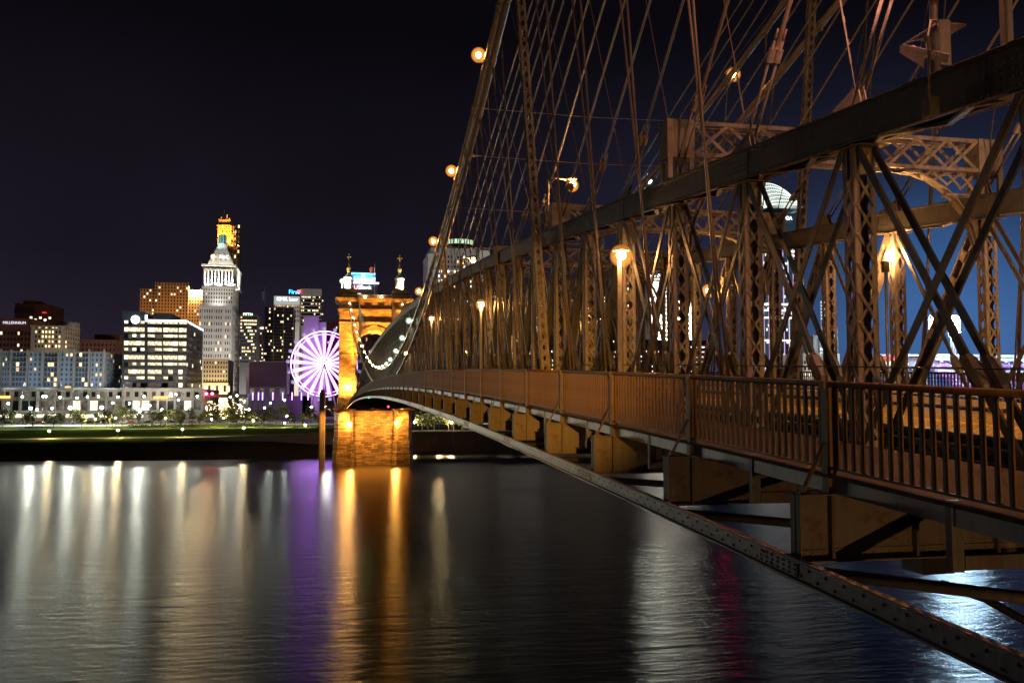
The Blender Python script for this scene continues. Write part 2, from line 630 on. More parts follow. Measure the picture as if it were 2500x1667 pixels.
def build_truss(X, east):
    side = 'east' if east else 'west'
    lab = ('riveted steel truss on the far side of the roadway, behind the near truss' if east
           else 'big riveted near truss between walkway and roadway, its thick top chord sloping into the distance')
    root = thing('bridge_truss', lab, 'bridge truss', (X, Y0, RD(Y0)))
    wc, dc = .50, .66
    # --- top chord, one riveted length per two panels
    for k in range(-2, KMAX, 2):
        ya, yb = ny(k), ny(min(k + 2, KMAX))
        mb = MB()
        n = 2
        pts = [ya + (yb - ya) * i / n for i in range(n + 1)]
        for i in range(n):
            a, b = pts[i], pts[i + 1]
            za, zb = TC(a), TC(b)
            up = Vector((0, -(zb - za), b - a)).normalized()
            for sx in (-1, 1):                                   # side webs
                mb.bar((X + sx * wc / 2, a, za - dc / 2), (X + sx * wc / 2, b, zb - dc / 2), .025, dc, up=up)
                mb.bar((X + sx * (wc / 2 + .05), a, za - .02), (X + sx * (wc / 2 + .05), b, zb - .02), .10, .018, up=up)
                mb.bar((X + sx * (wc / 2 - .05), a, za - dc + .012), (X + sx * (wc / 2 - .05), b, zb - dc + .012), .16, .02, up=up)
            mb.bar((X, a, za + .012), (X, b, zb + .012), wc + .24, .022, up=up)      # cover plate
        if k < 12 and not east or (k < 14 and east):             # splice plates
            ys = ya + .1
            mb.bar((X - wc / 2 - .02, ys - .55, TC(ys - .55) - dc / 2), (X - wc / 2 - .02, ys + .55, TC(ys + .55) - dc / 2), .016, dc - .14)
        ch = mb.build('top_chord', STEEL, root)
        if k < 30:
            lb = MB()
            m = 8
            for i in range(m):                                    # zigzag lacing under the chord
                a, b = ya + (yb - ya) * i / m, ya + (yb - ya) * (i + 1) / m
                s = 1 if i % 2 else -1
                lb.bar((X - s * .24, a, TC(a) - dc - .03), (X + s * .24, b, TC(b) - dc - .03), .10, .05, up=(0, 0, 1))
            for j in (0, .5):
                yj = ya + (yb - ya) * j
                lb.bar((X, yj - .55, TC(yj - .55) - dc - .062), (X, yj + .55, TC(yj + .55) - dc - .062), wc + .10, .014)
            lb.build('chord_lacing', STEEL2, ch, kind='stuff')
        if k < (8 if not east else 10):
            rb = MB()
            step = .16 if k < 3 else .26
            sx = -1
            y = ya + .05
            while y < yb:
                xf = X + sx * (wc / 2 + .013)
                rb.rivet((xf, y, TC(y) - .085), (sx, 0, 0), .019)
                rb.rivet((xf, y + step / 2, TC(y) - dc + .06), (sx, 0, 0), .019)
                if rnd() < .34:
                    rb.rivet((xf, y, TC(y) - .2 - .3 * rnd()), (sx, 0, 0), .019)
                y += step
            for j in range(3):
                for i in range(7):
                    yy = ya - .4 + i * .16
                    rb.rivet((X - wc / 2 - .028, yy, TC(yy) - .2 - j * .13), (-1, 0, 0), .02)
            rb.build('chord_rivets', STEEL, ch, kind='stuff')
    # --- posts
    for k, y in NODE:
        zb, zt = RD(y) - .35, TC(y) - dc - .01
        near = (1 <= k <= 5) and not east
        mb, lc = MB(), MB()
        w, d = .44, .37
        if k <= 26:
            pitch = .52
            n, pit = lattice(mb, lc, (X, y, zb), (X, y, zt), (1, 0, 0), (0, 1, 0), w, d, pitch, leg=.115, wbar=.062,
                             skip_s=near, top=.62, bot=.3, faces='NSEW')
        else:
            pitch = .8
            n, pit = lattice(mb, lc, (X, y, zb), (X, y, zt), (1, 0, 0), (0, 1, 0), w, d, pitch, leg=.13, wbar=.08,
                             top=.5, bot=.3, faces='S' if k > 40 else 'SW')
        for sg in (-1, 1):                                        # batten plates at the head and foot
            mb.bar((X, y + sg * (d / 2 + .022), zt - .6), (X, y + sg * (d / 2 + .022), zt), w - .01, .012, up=(0, 1, 0))
            mb.bar((X, y + sg * (d / 2 + .022), zb), (X, y + sg * (d / 2 + .022), zb + .32), w - .01, .012, up=(0, 1, 0))
        po = mb.build('post', STEEL2, root)
        if near:
            ww = w - .115 * .7
            L = math.hypot(ww, pit) + .05
            ang = math.atan2(ww, pit)
            z0 = zb + .3
            for i in range(n):
                for s in (1, -1):
                    me = lace_mesh(L, s * ang, .062)
                    link('lacing_bar', me, (X, y - d / 2 - (.010 if s > 0 else .024), z0 + (i + .5) * pit), po)
            pb = MB()
            for sg in (-1, 1):
                for i in range(5):
                    pb.rivet((X + sg * .17, y - d / 2 - .03, zt - .08 - i * .12), (0, -1, 0), .018)
            for i in range(int((zt - zb) / .3)):
                pb.rivet((X - w / 2 - .008, y + d / 2 - .06, zb + i * .3), (-1, 0, 0), .018)
            pb.build('post_rivets', STEEL2, po, kind='stuff')
        lc.build('lacing', STEEL2, po, kind='stuff')
    # --- diagonals of every panel
    for k in range(-1, KMAX + 1):
        ya, yb = ny(k - 1), ny(k)
        zta, ztb, zba, zbb = TC(ya) - dc - .05, TC(yb) - dc - .05, RD(ya) - .25, RD(yb) - .25
        # eye bars: head of the far post down to the foot of the near post
        for sx in (-.17, .17):
            p, q = Vector((X + sx, yb - .2, ztb)), Vector((X + sx, ya + .25, zba))
            mb = MB()
            mb.bar(p, q, .05, .135, up=(0, 0, 1))
            b = mb.build('diagonal_bar', STEEL, root)
            if k < 14:
                sb = MB()
                dd = (q - p).normalized()
                c = p + (q - p) * .74
                sb.path([c - dd * .36, c - dd * .26, c - dd * .05, c + dd * .05, c + dd * .26, c + dd * .36],
                        [.075, .12, .14, .14, .12, .075], 8)
                sb.build('sleeve_nut', STEEL, b, smooth=False)
        if k <= (4 if not east else 3):
            for sx in (-.23, .23):
                mb = MB()
                mb.bar((X + sx, yb - .15, zbb), (X + sx, ya + .15, zta), .045, .14, up=(0, 0, 1))
                mb.build('counter_bar', STEEL, root)
        else:                                                     # battened strut
            mb = MB()
            p, q = Vector((X, yb - .25, zbb)), Vector((X, ya + .2, zta))
            a = (q - p).normalized()
            up = Vector((1, 0, 0)).cross(a)
            for s in (-1, 1):
                mb.bar(p + up * s * .17, q + up * s * .17, .30, .09, up=up)
            L = (q - p).length
            n = int(L / .95)
            for i in range(n + 1):
                c = p + a * (.25 + (L - .5) * i / n)
                mb.bar(c - a * .19, c + a * .19, .016, .26, up=up, off=0)
                mb.v[-8:] = [(vx - .155, vy, vz) for vx, vy, vz in mb.v[-8:]]
            mb.build('battened_strut', STEEL2 if east else STEEL, root)  # lit copy of the paint on the far side, shaded copy here
    # --- bottom chord and wire along the posts
    mb = MB()
    for k in range(-2, KMAX, 4):
        a, b = ny(k), ny(min(k + 4, KMAX))
        for s in (-1, 1):
            mb.bar((X + s * .16, a, RD(a) - .28), (X + s * .16, b, RD(b) - .28), .06, .36)
    mb.build('bottom_chord', STEEL, root)
    mb = MB()
    mb.path([(X - .26, y, RD(y) + 1.34) for k, y in NODE[:40]], .013, 5)
    mb.path([(X + .26, y, RD(y) + .85) for k, y in NODE[:40]], .011, 5)
    mb.build('guard_wire', DARK, root)
    return root


truss_w = build_truss(XW, False)
truss_e = build_truss(XE, True)

# ------------------------------------------------------------------ cross frames over the roadway
for idx, k in enumerate(range(0, 62, 3)):
    y = ny(k)
    zt = RT(y) + 7.2
    zb = zt - .92
    tc = TC(y)
    if idx == 0:
        lab = 'lattice cross frame nearest the camera, mostly above the picture edge'
    elif idx == 1:
        lab = 'large lattice cross frame with riveted box ends, crossing above the near top chord'
    elif idx == 2:
        lab = 'second lattice cross frame, smaller, crossing just below the white crown of the tower'
    elif idx == 3:
        lab = 'third lattice cross frame, half hidden behind near posts'
    else:
        lab = 'far lattice cross frame seen between the two trusses deep in the bridge'
    cf = thing('cross_frame', lab, 'bridge frame', (15, y, zb), 'lattice cross frames joining the two trusses')
    x0, x1 = XW + .45, XE - .45
    for yy in ((y - .28, y + .28) if k < 20 else (y,)):
        mb = MB()
        mb.bar((x0, yy, zt), (x1, yy, zt), .10, .11)
        mb.bar((x0, yy, zb), (x1, yy, zb), .10, .11)
        mb.build('lattice_chord', STEEL2, cf)
        n = 9
        for i in range(n):
            a, b = x0 + (x1 - x0) * i / n, x0 + (x1 - x0) * (i + 1) / n
            if k <= 6:
                for s in (1, -1):
                    m2 = MB()
                    m2.bar((a, yy - .02 * s, zb if s > 0 else zt), (b, yy - .02 * s, zt if s > 0 else zb), .02, .10, up=(0, 0, 1))
                    m2.build('lattice_bar', STEEL2, cf)
        if k > 6:
            m2 = MB()
            for i in range(n):
                a, b = x0 + (x1 - x0) * i / n, x0 + (x1 - x0) * (i + 1) / n
                m2.bar((a, yy - .02, zb), (b, yy - .02, zt), .02, .10, up=(0, 0, 1))
                m2.bar((a, yy + .02, zt), (b, yy + .02, zb), .02, .10, up=(0, 0, 1))
            m2.build('lattice_web', STEEL2, cf, kind='stuff')
    for X, s in ((XW, 1), (XE, -1)):
        if tc < zt:                                               # riveted box and its legs on the chord
            mb = MB()
            mb.box(X - .42, X + .42, y - .33, y + .33, zb - .12, zt + .08)
            bx = mb.build('end_box', STEEL2, cf)
            if k <= 6:
                rv = MB()
                for i in range(6):
                    for xx in (-.36, .36):
                        rv.rivet((X + xx, y - .335, zb + .02 + i * .17), (0, -1, 0), .018)
                    rv.rivet((X - .3 + i * .12, y - .335, zb - .04), (0, -1, 0), .018)
                rv.build('box_rivets', STEEL2, bx, kind='stuff')
            if zb - .13 > tc:
                for sx in (-1, 1):
                    for sy in (-1, 1):
                        mb = MB()
                        mb.box(X + sx * .33 - .07, X + sx * .33 + .07, y + sy * .27 - .05, y + sy * .27 + .05, tc + .02, zb - .122)
                        mb.build('box_leg', STEEL2, cf)
        # knee: lattice wedge and curved bracket plate down to the post
        pts = []
        for i in range(9):
            t = i / 8 * math.pi / 2
            pts.append((X + s * (.35 + 2.6 * (1 - math.sin(t))), zb - .10 - 2.7 * (1 - math.cos(t))))
        mb = MB()
        for i in range(8):
            (xa, za), (xb, zb_) = pts[i], pts[i + 1]
            mb.bar((xa, y, za), (xb, y, zb_), .36, .03, up=(0, 0, 1))
            mb.bar((xa, y, za + .05), (xb, y, zb_ + .05), .03, .12, up=(0, 0, 1))
        mb.build('knee_bracket', STEEL2, cf)
        mb = MB()
        zk = zb - .75
        mb.bar((X + s * .3, y, zk), (X + s * 1.5, y, zk), .3, .06)
        for i in range(5):
            a, b = X + s * (.35 + .5 * i), X + s * (.35 + .5 * (i + 1))
            mb.bar((a, y - .02, zb - .62 + .11 * i), (b, y - .02, zb - .06), .02, .07)
            mb.bar((a, y + .02, zb - .06), (b, y + .02, zb - .55 + .11 * i), .02, .07)
        mb.build('knee_lattice', STEEL2, cf, kind='stuff')

# ------------------------------------------------------------------ floor: beams, stringers, decks
BEAMP = paint('darkened_floor_beam_paint', (.115, .112, .112), .6, var=.3, scale=1.4, bump=.3, bscale=18, rust=True, spec=.3)  # bridge paint darkened to tone down the floodlit beam ends
floor = thing('bridge_floor', 'steel floor of the bridge with deep riveted cross beams sticking out below the walkway', 'bridge floor', (15, Y0, RT(Y0) - 2.4))
for k, y in NODE[1:]:
    r = RT(y)
    zt, zb = r - 1.46, r - 2.32
    xa, xb = 5.93, 24.4
    mb = MB()
    if k < 22:
        mb.box(xa, xb, y - .012, y + .012, zb + .02, zt - .02)
        mb.box(xa - .02, xb, y - .15, y + .15, zb, zb + .02)
        mb.box(xa - .02, 6.9, y - .15, y + .15, zt - .02, zt)
        mb.box(xa, xa + .016, y - .13, y + .13, zb + .02, zt - .02)
        bm = mb.build('floor_beam', BEAMP, floor)
        st = MB()
        for i, xs in enumerate((6.40, 7.62, 8.84, 9.9, 12, 14, 16, 18)):
            st.box(xs - .02, xs + .02, y - .115, y - .013, zb + .022, zt - .022)
        st.build('stiffener', STEEL, bm)
        an = MB()
        an.box(6.43, xb, y - .026, y - .013, zb + .022, zb + .15)
        an.box(xa + .017, 6.37, y - .026, y - .013, zt - .17, zt - .022)
        an.box(xa + .017, 6.37, y - .026, y - .013, zb + .022, zb + .14)
        an.build('angle_plate', BEAMP, bm)
        if k < 8:
            rv = MB()
            xx = xa + .06
            while xx < 12:
                rv.rivet((xx, y - .027, zb + .085), (0, -1, 0), .021)
                if xx < 6.3:
                    rv.rivet((xx, y - .027, zt - .1), (0, -1, 0), .021)
                elif rnd() < .6:
                    rv.rivet((xx, y - .013, zt - .1), (0, -1, 0), .021)
                xx += .155 if xx < 6.3 else .24
            for xs in (6.46, 7.55):
                for i in range(5):
                    rv.rivet((xs, y - .014, zb + .2 + i * .14), (0, -1, 0), .02)
            rv.build('beam_rivets', BEAMP, bm, kind='stuff')
    else:
        mb.box(xa, xb, y - .05, y + .05, zb, zt)
        mb.box(xa, xa + .5, y - .14, y + .14, zb - .01, zb + .04)
        mb.build('floor_beam', BEAMP, floor)
    # outrigger bracket hung below the stringer half way to the next beam
    if k < 24:
        ym = y - PAN / 2
        rm = RT(ym)
        mb = MB()
        mb.box(6.44, 6.58, ym - .05, ym + .05, rm - 1.95, rm - 1.2)
        mb.box(6.585, 9.6, ym - .06, ym + .06, rm - 1.93, rm - 1.78)
        mb.build('hanger_bracket', STEEL, floor)


def rail_path(X, dz, k0=-2, k1=KMAX, step=1):
    return [(X, ny(k), RT(ny(k)) + dz) for k in range(k0, k1 + 1, step)]


def strip(mb, X, dz, w, h, k0=-2, k1=KMAX):
    """rectangular bar following the camber, w wide in x and h high, one closed length"""
    b = len(mb.v)
    ks = list(range(k0, k1 + 1))
    for k in ks:
        y = ny(k)
        z = RT(y) + dz
        mb.v += [(X - w / 2, y, z - h / 2), (X + w / 2, y, z - h / 2), (X + w / 2, y, z + h / 2), (X - w / 2, y, z + h / 2)]
    for i in range(len(ks) - 1):
        for j in range(4):
            j2 = (j + 1) % 4
            mb.f.append((b + 4 * i + j, b + 4 * i + 4 + j, b + 4 * i + 4 + j2, b + 4 * i + j2))
    mb.f.append((b, b + 1, b + 2, b + 3))
    e_ = b + 4 * (len(ks) - 1)
    mb.f.append((e_ + 3, e_ + 2, e_ + 1, e_))
    return mb


mb = MB()
strip(mb, 6.47, -1.335, .03, .25)
strip(mb, 6.52, -1.215, .10, .018)
strip(mb, 6.52, -1.452, .10, .016)
mb.build('stringer', BARE, floor)
mb = MB()
strip(mb, 9.15, -1.335, .05, .25)
strip(mb, 7.8, -1.335, .05, .24)
for X in (11.2, 12.8, 14.4, 16, 17.6, 19.2):
    strip(mb, X, -1.36, .12, .18)
mb.build('inner_stringer', STEEL, floor)
# low longitudinal girder at the beam ends, with splice plates and bolts
mb = MB()
strip(mb, 5.80, -2.36, .03, .21)
strip(mb, 5.83, -2.475, .20, .022)
strip(mb, 5.85, -2.245, .10, .016)
gd = mb.build('lower_girder', BARE, floor)
sp_, bo = MB(), MB()
for k in range(-1, 44):
    y = ny(k) + .2
    if k % 2 == 0:
        a, b = y - .5, y + .5
        sp_.bar((5.778, a, RT(a) - 2.36), (5.778, b, RT(b) - 2.36), .012, .17)
        sp_.bar((5.83, a - .2, RT(a - .2) - 2.497), (5.83, b + .2, RT(b + .2) - 2.497), .17, .02)
    m = 12 if k < 12 else 8
    for i in range(m):
        yy = y + PAN * i / m
        bo.rivet((5.772 if (k % 2 == 0 and i < 2) else 5.784, yy, RT(yy) - 2.31), (-1, 0, 0), .022)
        bo.rivet((5.772 if (k % 2 == 0 and i < 2) else 5.784, yy + .19, RT(yy + .19) - 2.41), (-1, 0, 0), .022)
    if k % 2 == 0:
        for i in range(7):
            for j in (0, 1, 2):
                yy = y - .45 + i * .15
                bo.rivet((5.770, yy, RT(yy) - 2.30 - j * .06), (-1, 0, 0), .02)
sp_.build('splice_plate', BARE, gd)
bo.build('girder_bolts', STEEL, gd, kind='stuff')
# wind braces and drop rope under the floor
for k in range(0, 10):
    y = ny(k)
    mb = MB()
    mb.tube((6.02, y + .1, RT(y) - 2.45), (10.2, y - PAN + .3, RT(y) - 2.55), .075, 8)
    mb.build('wind_brace', STEEL, floor, smooth=True)
mb = MB()
mb.path([(8.7, 11.7, RT(11) - 2.9), (8.95, 11.15, RT(11) - 3.0), (9.3, 10.5, RT(11) - 3.3), (9.9, 9.2, RT(11) - 3.8)], .06, 8)
mb.box(8.2, 8.7, 11.4, 11.9, RT(11) - 2.7, RT(11) - 2.42)
mb.build('under_floor_rope', DARK, floor)

# walkway and roadway surfaces
PLANK = paint('worn_walkway_planks', (.030, .020, .013), .85, var=.6, scale=2.2, bump=.4, bscale=9, streak=False)
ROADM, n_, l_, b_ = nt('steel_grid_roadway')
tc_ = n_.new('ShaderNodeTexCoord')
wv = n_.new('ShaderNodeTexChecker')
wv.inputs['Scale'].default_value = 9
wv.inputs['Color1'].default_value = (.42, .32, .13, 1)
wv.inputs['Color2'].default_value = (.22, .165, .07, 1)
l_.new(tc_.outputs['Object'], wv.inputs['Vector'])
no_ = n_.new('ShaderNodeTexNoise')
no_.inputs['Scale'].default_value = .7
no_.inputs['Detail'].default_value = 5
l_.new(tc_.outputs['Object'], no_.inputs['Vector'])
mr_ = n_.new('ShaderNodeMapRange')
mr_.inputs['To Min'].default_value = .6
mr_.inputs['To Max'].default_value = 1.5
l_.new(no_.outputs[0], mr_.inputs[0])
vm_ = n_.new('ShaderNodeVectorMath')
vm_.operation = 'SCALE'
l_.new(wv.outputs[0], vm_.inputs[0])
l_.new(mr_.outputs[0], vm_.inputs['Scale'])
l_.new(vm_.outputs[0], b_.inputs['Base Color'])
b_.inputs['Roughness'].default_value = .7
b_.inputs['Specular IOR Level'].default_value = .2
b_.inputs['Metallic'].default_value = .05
YELLOW = paint('yellow_road_paint', (.85, .50, .05), .6, var=.2, scale=2)


def sheet(name, m, X0_, X1_, dz, th, lab=None, k0=-2, k1=KMAX):
    mb = MB()
    strip(mb, (X0_ + X1_) / 2, dz - th / 2, X1_ - X0_, th, k0, k1)
    return mb.build(name, m, kind='structure', label=lab)


sheet('walkway', PLANK, 6.36, 9.2, -1.202, .05, 'worn brown walkway behind the picket railing')
sheet('walkway_far', PLANK, 21.0, 23.6, -1.202, .05)
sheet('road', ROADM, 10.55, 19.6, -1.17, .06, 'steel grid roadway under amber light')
for X in (14.88, 15.18):
    sheet('road_marking', YELLOW, X - .075, X + .075, -1.165, .006)
# pipe along the near kerb, pale crash rail along the far kerb
mb = MB()
mb.path(rail_path(10.62, -1.03), .105, 10)
o = mb.build('kerb_pipe', DARK, None, 'thick black pipe running along the near edge of the roadway', 'pipe', smooth=True)
mb = MB()
mb.path(rail_path(10.38, -1.12), .03, 6)
mb.build('conduit', GALV, None, 'thin grey conduit lying beside the thick black pipe', 'conduit', smooth=True)
PALE = paint('pale_crash_rail_paint', (.80, .74, .70), .45, var=.2, scale=2)
cr = thing('crash_rail', 'pale steel crash rail along the far kerb of the roadway', 'crash rail', (19.3, Y0, RD(Y0)))
mb = MB()
strip(mb, 19.25, -.62, .06, .20)
mb.build('upper_rail', PALE, cr)
mb = MB()
strip(mb, 19.22, -.90, .14, .24)
mb.build('kerb_rail', PALE, cr)
for k in range(-2, 30):
    for j in (0, .5):
        y = ny(k) + PAN * j
        mb = MB()
        mb.box(19.29, 19.39, y - .05, y + .05, RD(y), RD(y) + .62)
        mb.build('rail_post', DARK, cr)

# ------------------------------------------------------------------ railings
RAILP = paint('brown_railing_paint', (.125, .085, .05), .55, var=.35, scale=2.5, rust=True, spec=.2)


def railing(X, east):
    root = thing('picket_railing',
                 'picket railing of the far walkway, beyond the far truss' if east else 'long picket railing along the near walkway, curving away to the stone tower',
                 'railing', (X, Y0, RT(Y0) - 1.2))
    k1 = 26 if east else KMAX
    for k in range(-1, k1, 4):
        mb = MB()
        mb.path([(X, ny(j), RT(ny(j)) - .035) for j in range(k, min(k + 4, k1) + 1)], .042, 8)
        mb.build('top_rail', RAILP, root, smooth=True)
        mb = MB()
        for j in range(k, min(k + 4, k1)):
            a, b = ny(j), ny(j + 1)
            mb.bar((X, a, RT(a) - 1.13), (X, b, RT(b) - 1.13), .055, .03)
            if east:
                mb.bar((X, a, RT(a) - .25), (X, b, RT(b) - .25), .05, .03)
        mb.build('bottom_rail', RAILP, root)
    for k in range(-1, k1 + 1):
        y = ny(k)
        r = RT(y)
        mb = MB()
        if east:
            mb.box(X - .05, X + .05, y - .05, y + .05, r - 1.22, r - .04)
        else:
            mb.box(X - .055, X + .055, y - .008, y + .008, r - 1.455, r - .06)
            mb.box(X - .067, X - .055, y - .075, y + .075, r - 1.455, r - .06)
            mb.box(X + .055, X + .067, y - .075, y + .075, r - 1.455, r - .06)
            mb.box(X - .09, X - .068, y - .055, y + .055, r - .11, r - .005)
        mb.build('rail_post', RAILP, root)
        if not east and k < 40:
            mb = MB()
            mb.bar((X - .08, y - .03, r - .80), (6.02, y - .03, r - 1.44), .085, .02, up=(1, 0, .6))
            br = mb.build('brace', RAILP, root)
            if k < 6:
                mb = MB()
                mb.box(5.97, 6.1, y - .08, y + .02, r - 1.455, r - 1.435)
                mb.box(6.0, 6.05, y - .09, y + .03, r - 1.434, r - 1.36)
                mb.build('brace_foot', RAILP, br)
    # pickets: the nearest 300 singly, the rest joined
    me = MB().box(-.022, .022, -.022, .022, -1.115, -.06)
    pm = bpy.data.meshes.new('picket')
    pm.from_pydata(me.v, [], me.f)
    pm.materials.append(RAILP)
    rest = MB()
    cnt = 0
    for k in range(-1, k1):
        for i in range(1, 24):
            y = ny(k) + PAN * i / 24
            r = RT(y)
            if cnt < 296 and not east:
                link('picket', pm, (X, y, r), root)
                cnt += 1
            else:
                rest.box(X - .022, X + .022, y - .022, y + .022, r - 1.115, r - .06)
    rest.build('pickets_beyond', RAILP, root, kind='stuff')
    return root


railing(XR, False)
railing(XRE, True)

# ------------------------------------------------------------------ main cables
CABP = paint('wrapped_cable_paint', (.30, .27, .22), .38, var=.2, scale=2)
for upper in (True, False):
    for east in (False, True):
        lab = {(True, False): 'thick upper main cable on the near side, carrying the row of lamps at the left',
               (False, False): 'thick lower main cable on the near side, just right of the lamp-carrying one',
               (True, True): 'upper main cable on the far side, with one lamp at the top right',
               (False, True): 'lower main cable on the far side, at the top right'}[(upper, east)]
        ys = [8 + (312 - 8) * i / 120 for i in range(121)]
        P = [Vector((x_cable(y, upper, east), y, z_cable(y, upper))) for y in ys]
        mb = MB()
        mb.path(P, .165 if upper else .175, 12)
        o = mb.build('main_cable', CABP, None, lab, 'cable', 'main cables of the suspension bridge', smooth=True)
        for k, y in NODE[7:]:
            if y > 308:
                break
            p = Vector((x_cable(y, upper, east), y, z_cable(y, upper)))
            q = Vector((x_cable(y + .3, upper, east), y + .3, z_cable(y + .3, upper)))
            d = (q - p).normalized()
            cb = MB()
            cb.path([p - d * .16, p + d * .16], .205, 12)
            cb.box(p.x - .05, p.x + .05, p.y - .07, p.y + .07, p.z - .36, p.z - .15)
            cb.build('cable_band', CABP, o)
        if upper:                                                 # hand wire above the cable
            wv_ = MB()
            wv_.path([p + Vector((0, 0, .55)) for p in P], .012, 4)
            wv_.build('hand_wire', ROPE, o)

# ------------------------------------------------------------------ hanger ropes
def place_word(k, east):
    return ('on the far side' if east else 'on the near side')


nlab = {2: 'thick triple hanger rope nearest the camera, crossing the big near chord',
        3: 'second nearest double hanger rope on the near side', 4: 'third nearest double hanger rope on the near side',
        5: 'fourth nearest hanger rope, just right of the tall lattice hanger on the near side'}
LATK = (6, 13, 20)
for east in (False, True):
    for k, y in NODE:
        if k < 2 or y > 300 or k in LATK:
            continue
        xb = 20.95 if east else 9.32
        zb = RT(y) - 1.4
        tops = []
        for upper in (True, False):
            if z_cable(y, upper) > RT(y) + .6:
                tops.append((x_cable(y, upper, east), z_cable(y, upper) - .3))
        if not tops:
            continue
        if not east and k in nlab:
            lab, grp = nlab[k], 'hanger ropes of the near cables'
        elif not east and k < 6 + 7 and k > 6:
            lab, grp = '%s hanger rope to the left of the tall lattice hanger, near side' % ORD[k - 7], 'hanger ropes of the near cables'
        elif not east and k < 20 and k > 13:
            lab, grp = '%s thin hanger rope past the second lattice hanger, near side' % ORD[k - 14], 'hanger ropes of the near cables'
        elif east and k < 13:
            lab, grp = '%s hanger ropes of the far cables from the camera' % ORD[k - 2], 'hanger ropes of the far cables'
        else:
            zone = ('before the second lattice hanger' if k < 13 else 'between the second and third lattice hangers' if k < 20 else
                    'beyond the third lattice hanger' if k < 40 else 'close to the stone tower')
            lab = 'thin hanger rope of the %s cables %s' % ('far' if east else 'near', zone)
            grp = '%s hanger ropes %s' % ('far side' if east else 'near side', zone)
        t = thing('hanger_rope', lab, 'hanger rope', (xb, y, zb), grp)
        r = .032 if k < 14 else .04
        for i, (xt, zt) in enumerate(tops):
            offs = (-.07, .07) if (k < 6 and i == 0) else (0.0,)
            for of in offs:
                mb = MB()
                xo = .10 * (1 if i else -1) * (-1 if east else 1)
                mb.tube((xt + (of * .4), y + of, zt), (xb + xo + of * .4, y + of, zb), r, 6)
                mb.build('rope', ROPE, t, smooth=True)
                if k < 18:
                    mb = MB()
                    p, q = Vector((xt, y, zt)), Vector((xb + xo, y, zb))
                    d = (q - p).normalized()
                    if of <= 0:
                        a = p + d * .05
                        mb.path([a, a + d * .12, a + d * .9, a + d * 1.0], [.06, .075, .045, .04], 6)
                        mb.build('rope_socket', ROPE, t)
    for k in LATK:
        y = ny(k)
        xb = 20.95 if east else 9.32
        p = Vector((xb, y, RT(y) - 1.3))
        q = Vector((x_cable(y, True, east), y, z_cable(y, True) - .1))
        lab = ('tall stiff lattice hanger on the %s side, %s from the camera' % ('far' if east else 'near', {6: 'first', 13: 'second', 20: 'third'}[k]))
        t = thing('lattice_hanger', lab, 'lattice hanger', p, 'stiff lattice hangers')
        mb, lc = MB(), MB()
        a = (q - p).normalized()
        u = Vector((0, 1, 0)).cross(a).normalized()
        lattice(mb, lc, p, q, u, (0, 1, 0), .37, .26, .46, leg=.10, wbar=.05, top=1.2, bot=.4)
        for s in (-1, 1):
            mb.bar(q + Vector((0, s * .14, 0)) - a * 1.2, q + Vector((0, s * .14, 0)), .36, .014, up=(0, 1, 0))
        mb.build('lattice_frame', STEEL2, t)
        lc.build('lacing', STEEL2, t, kind='stuff')

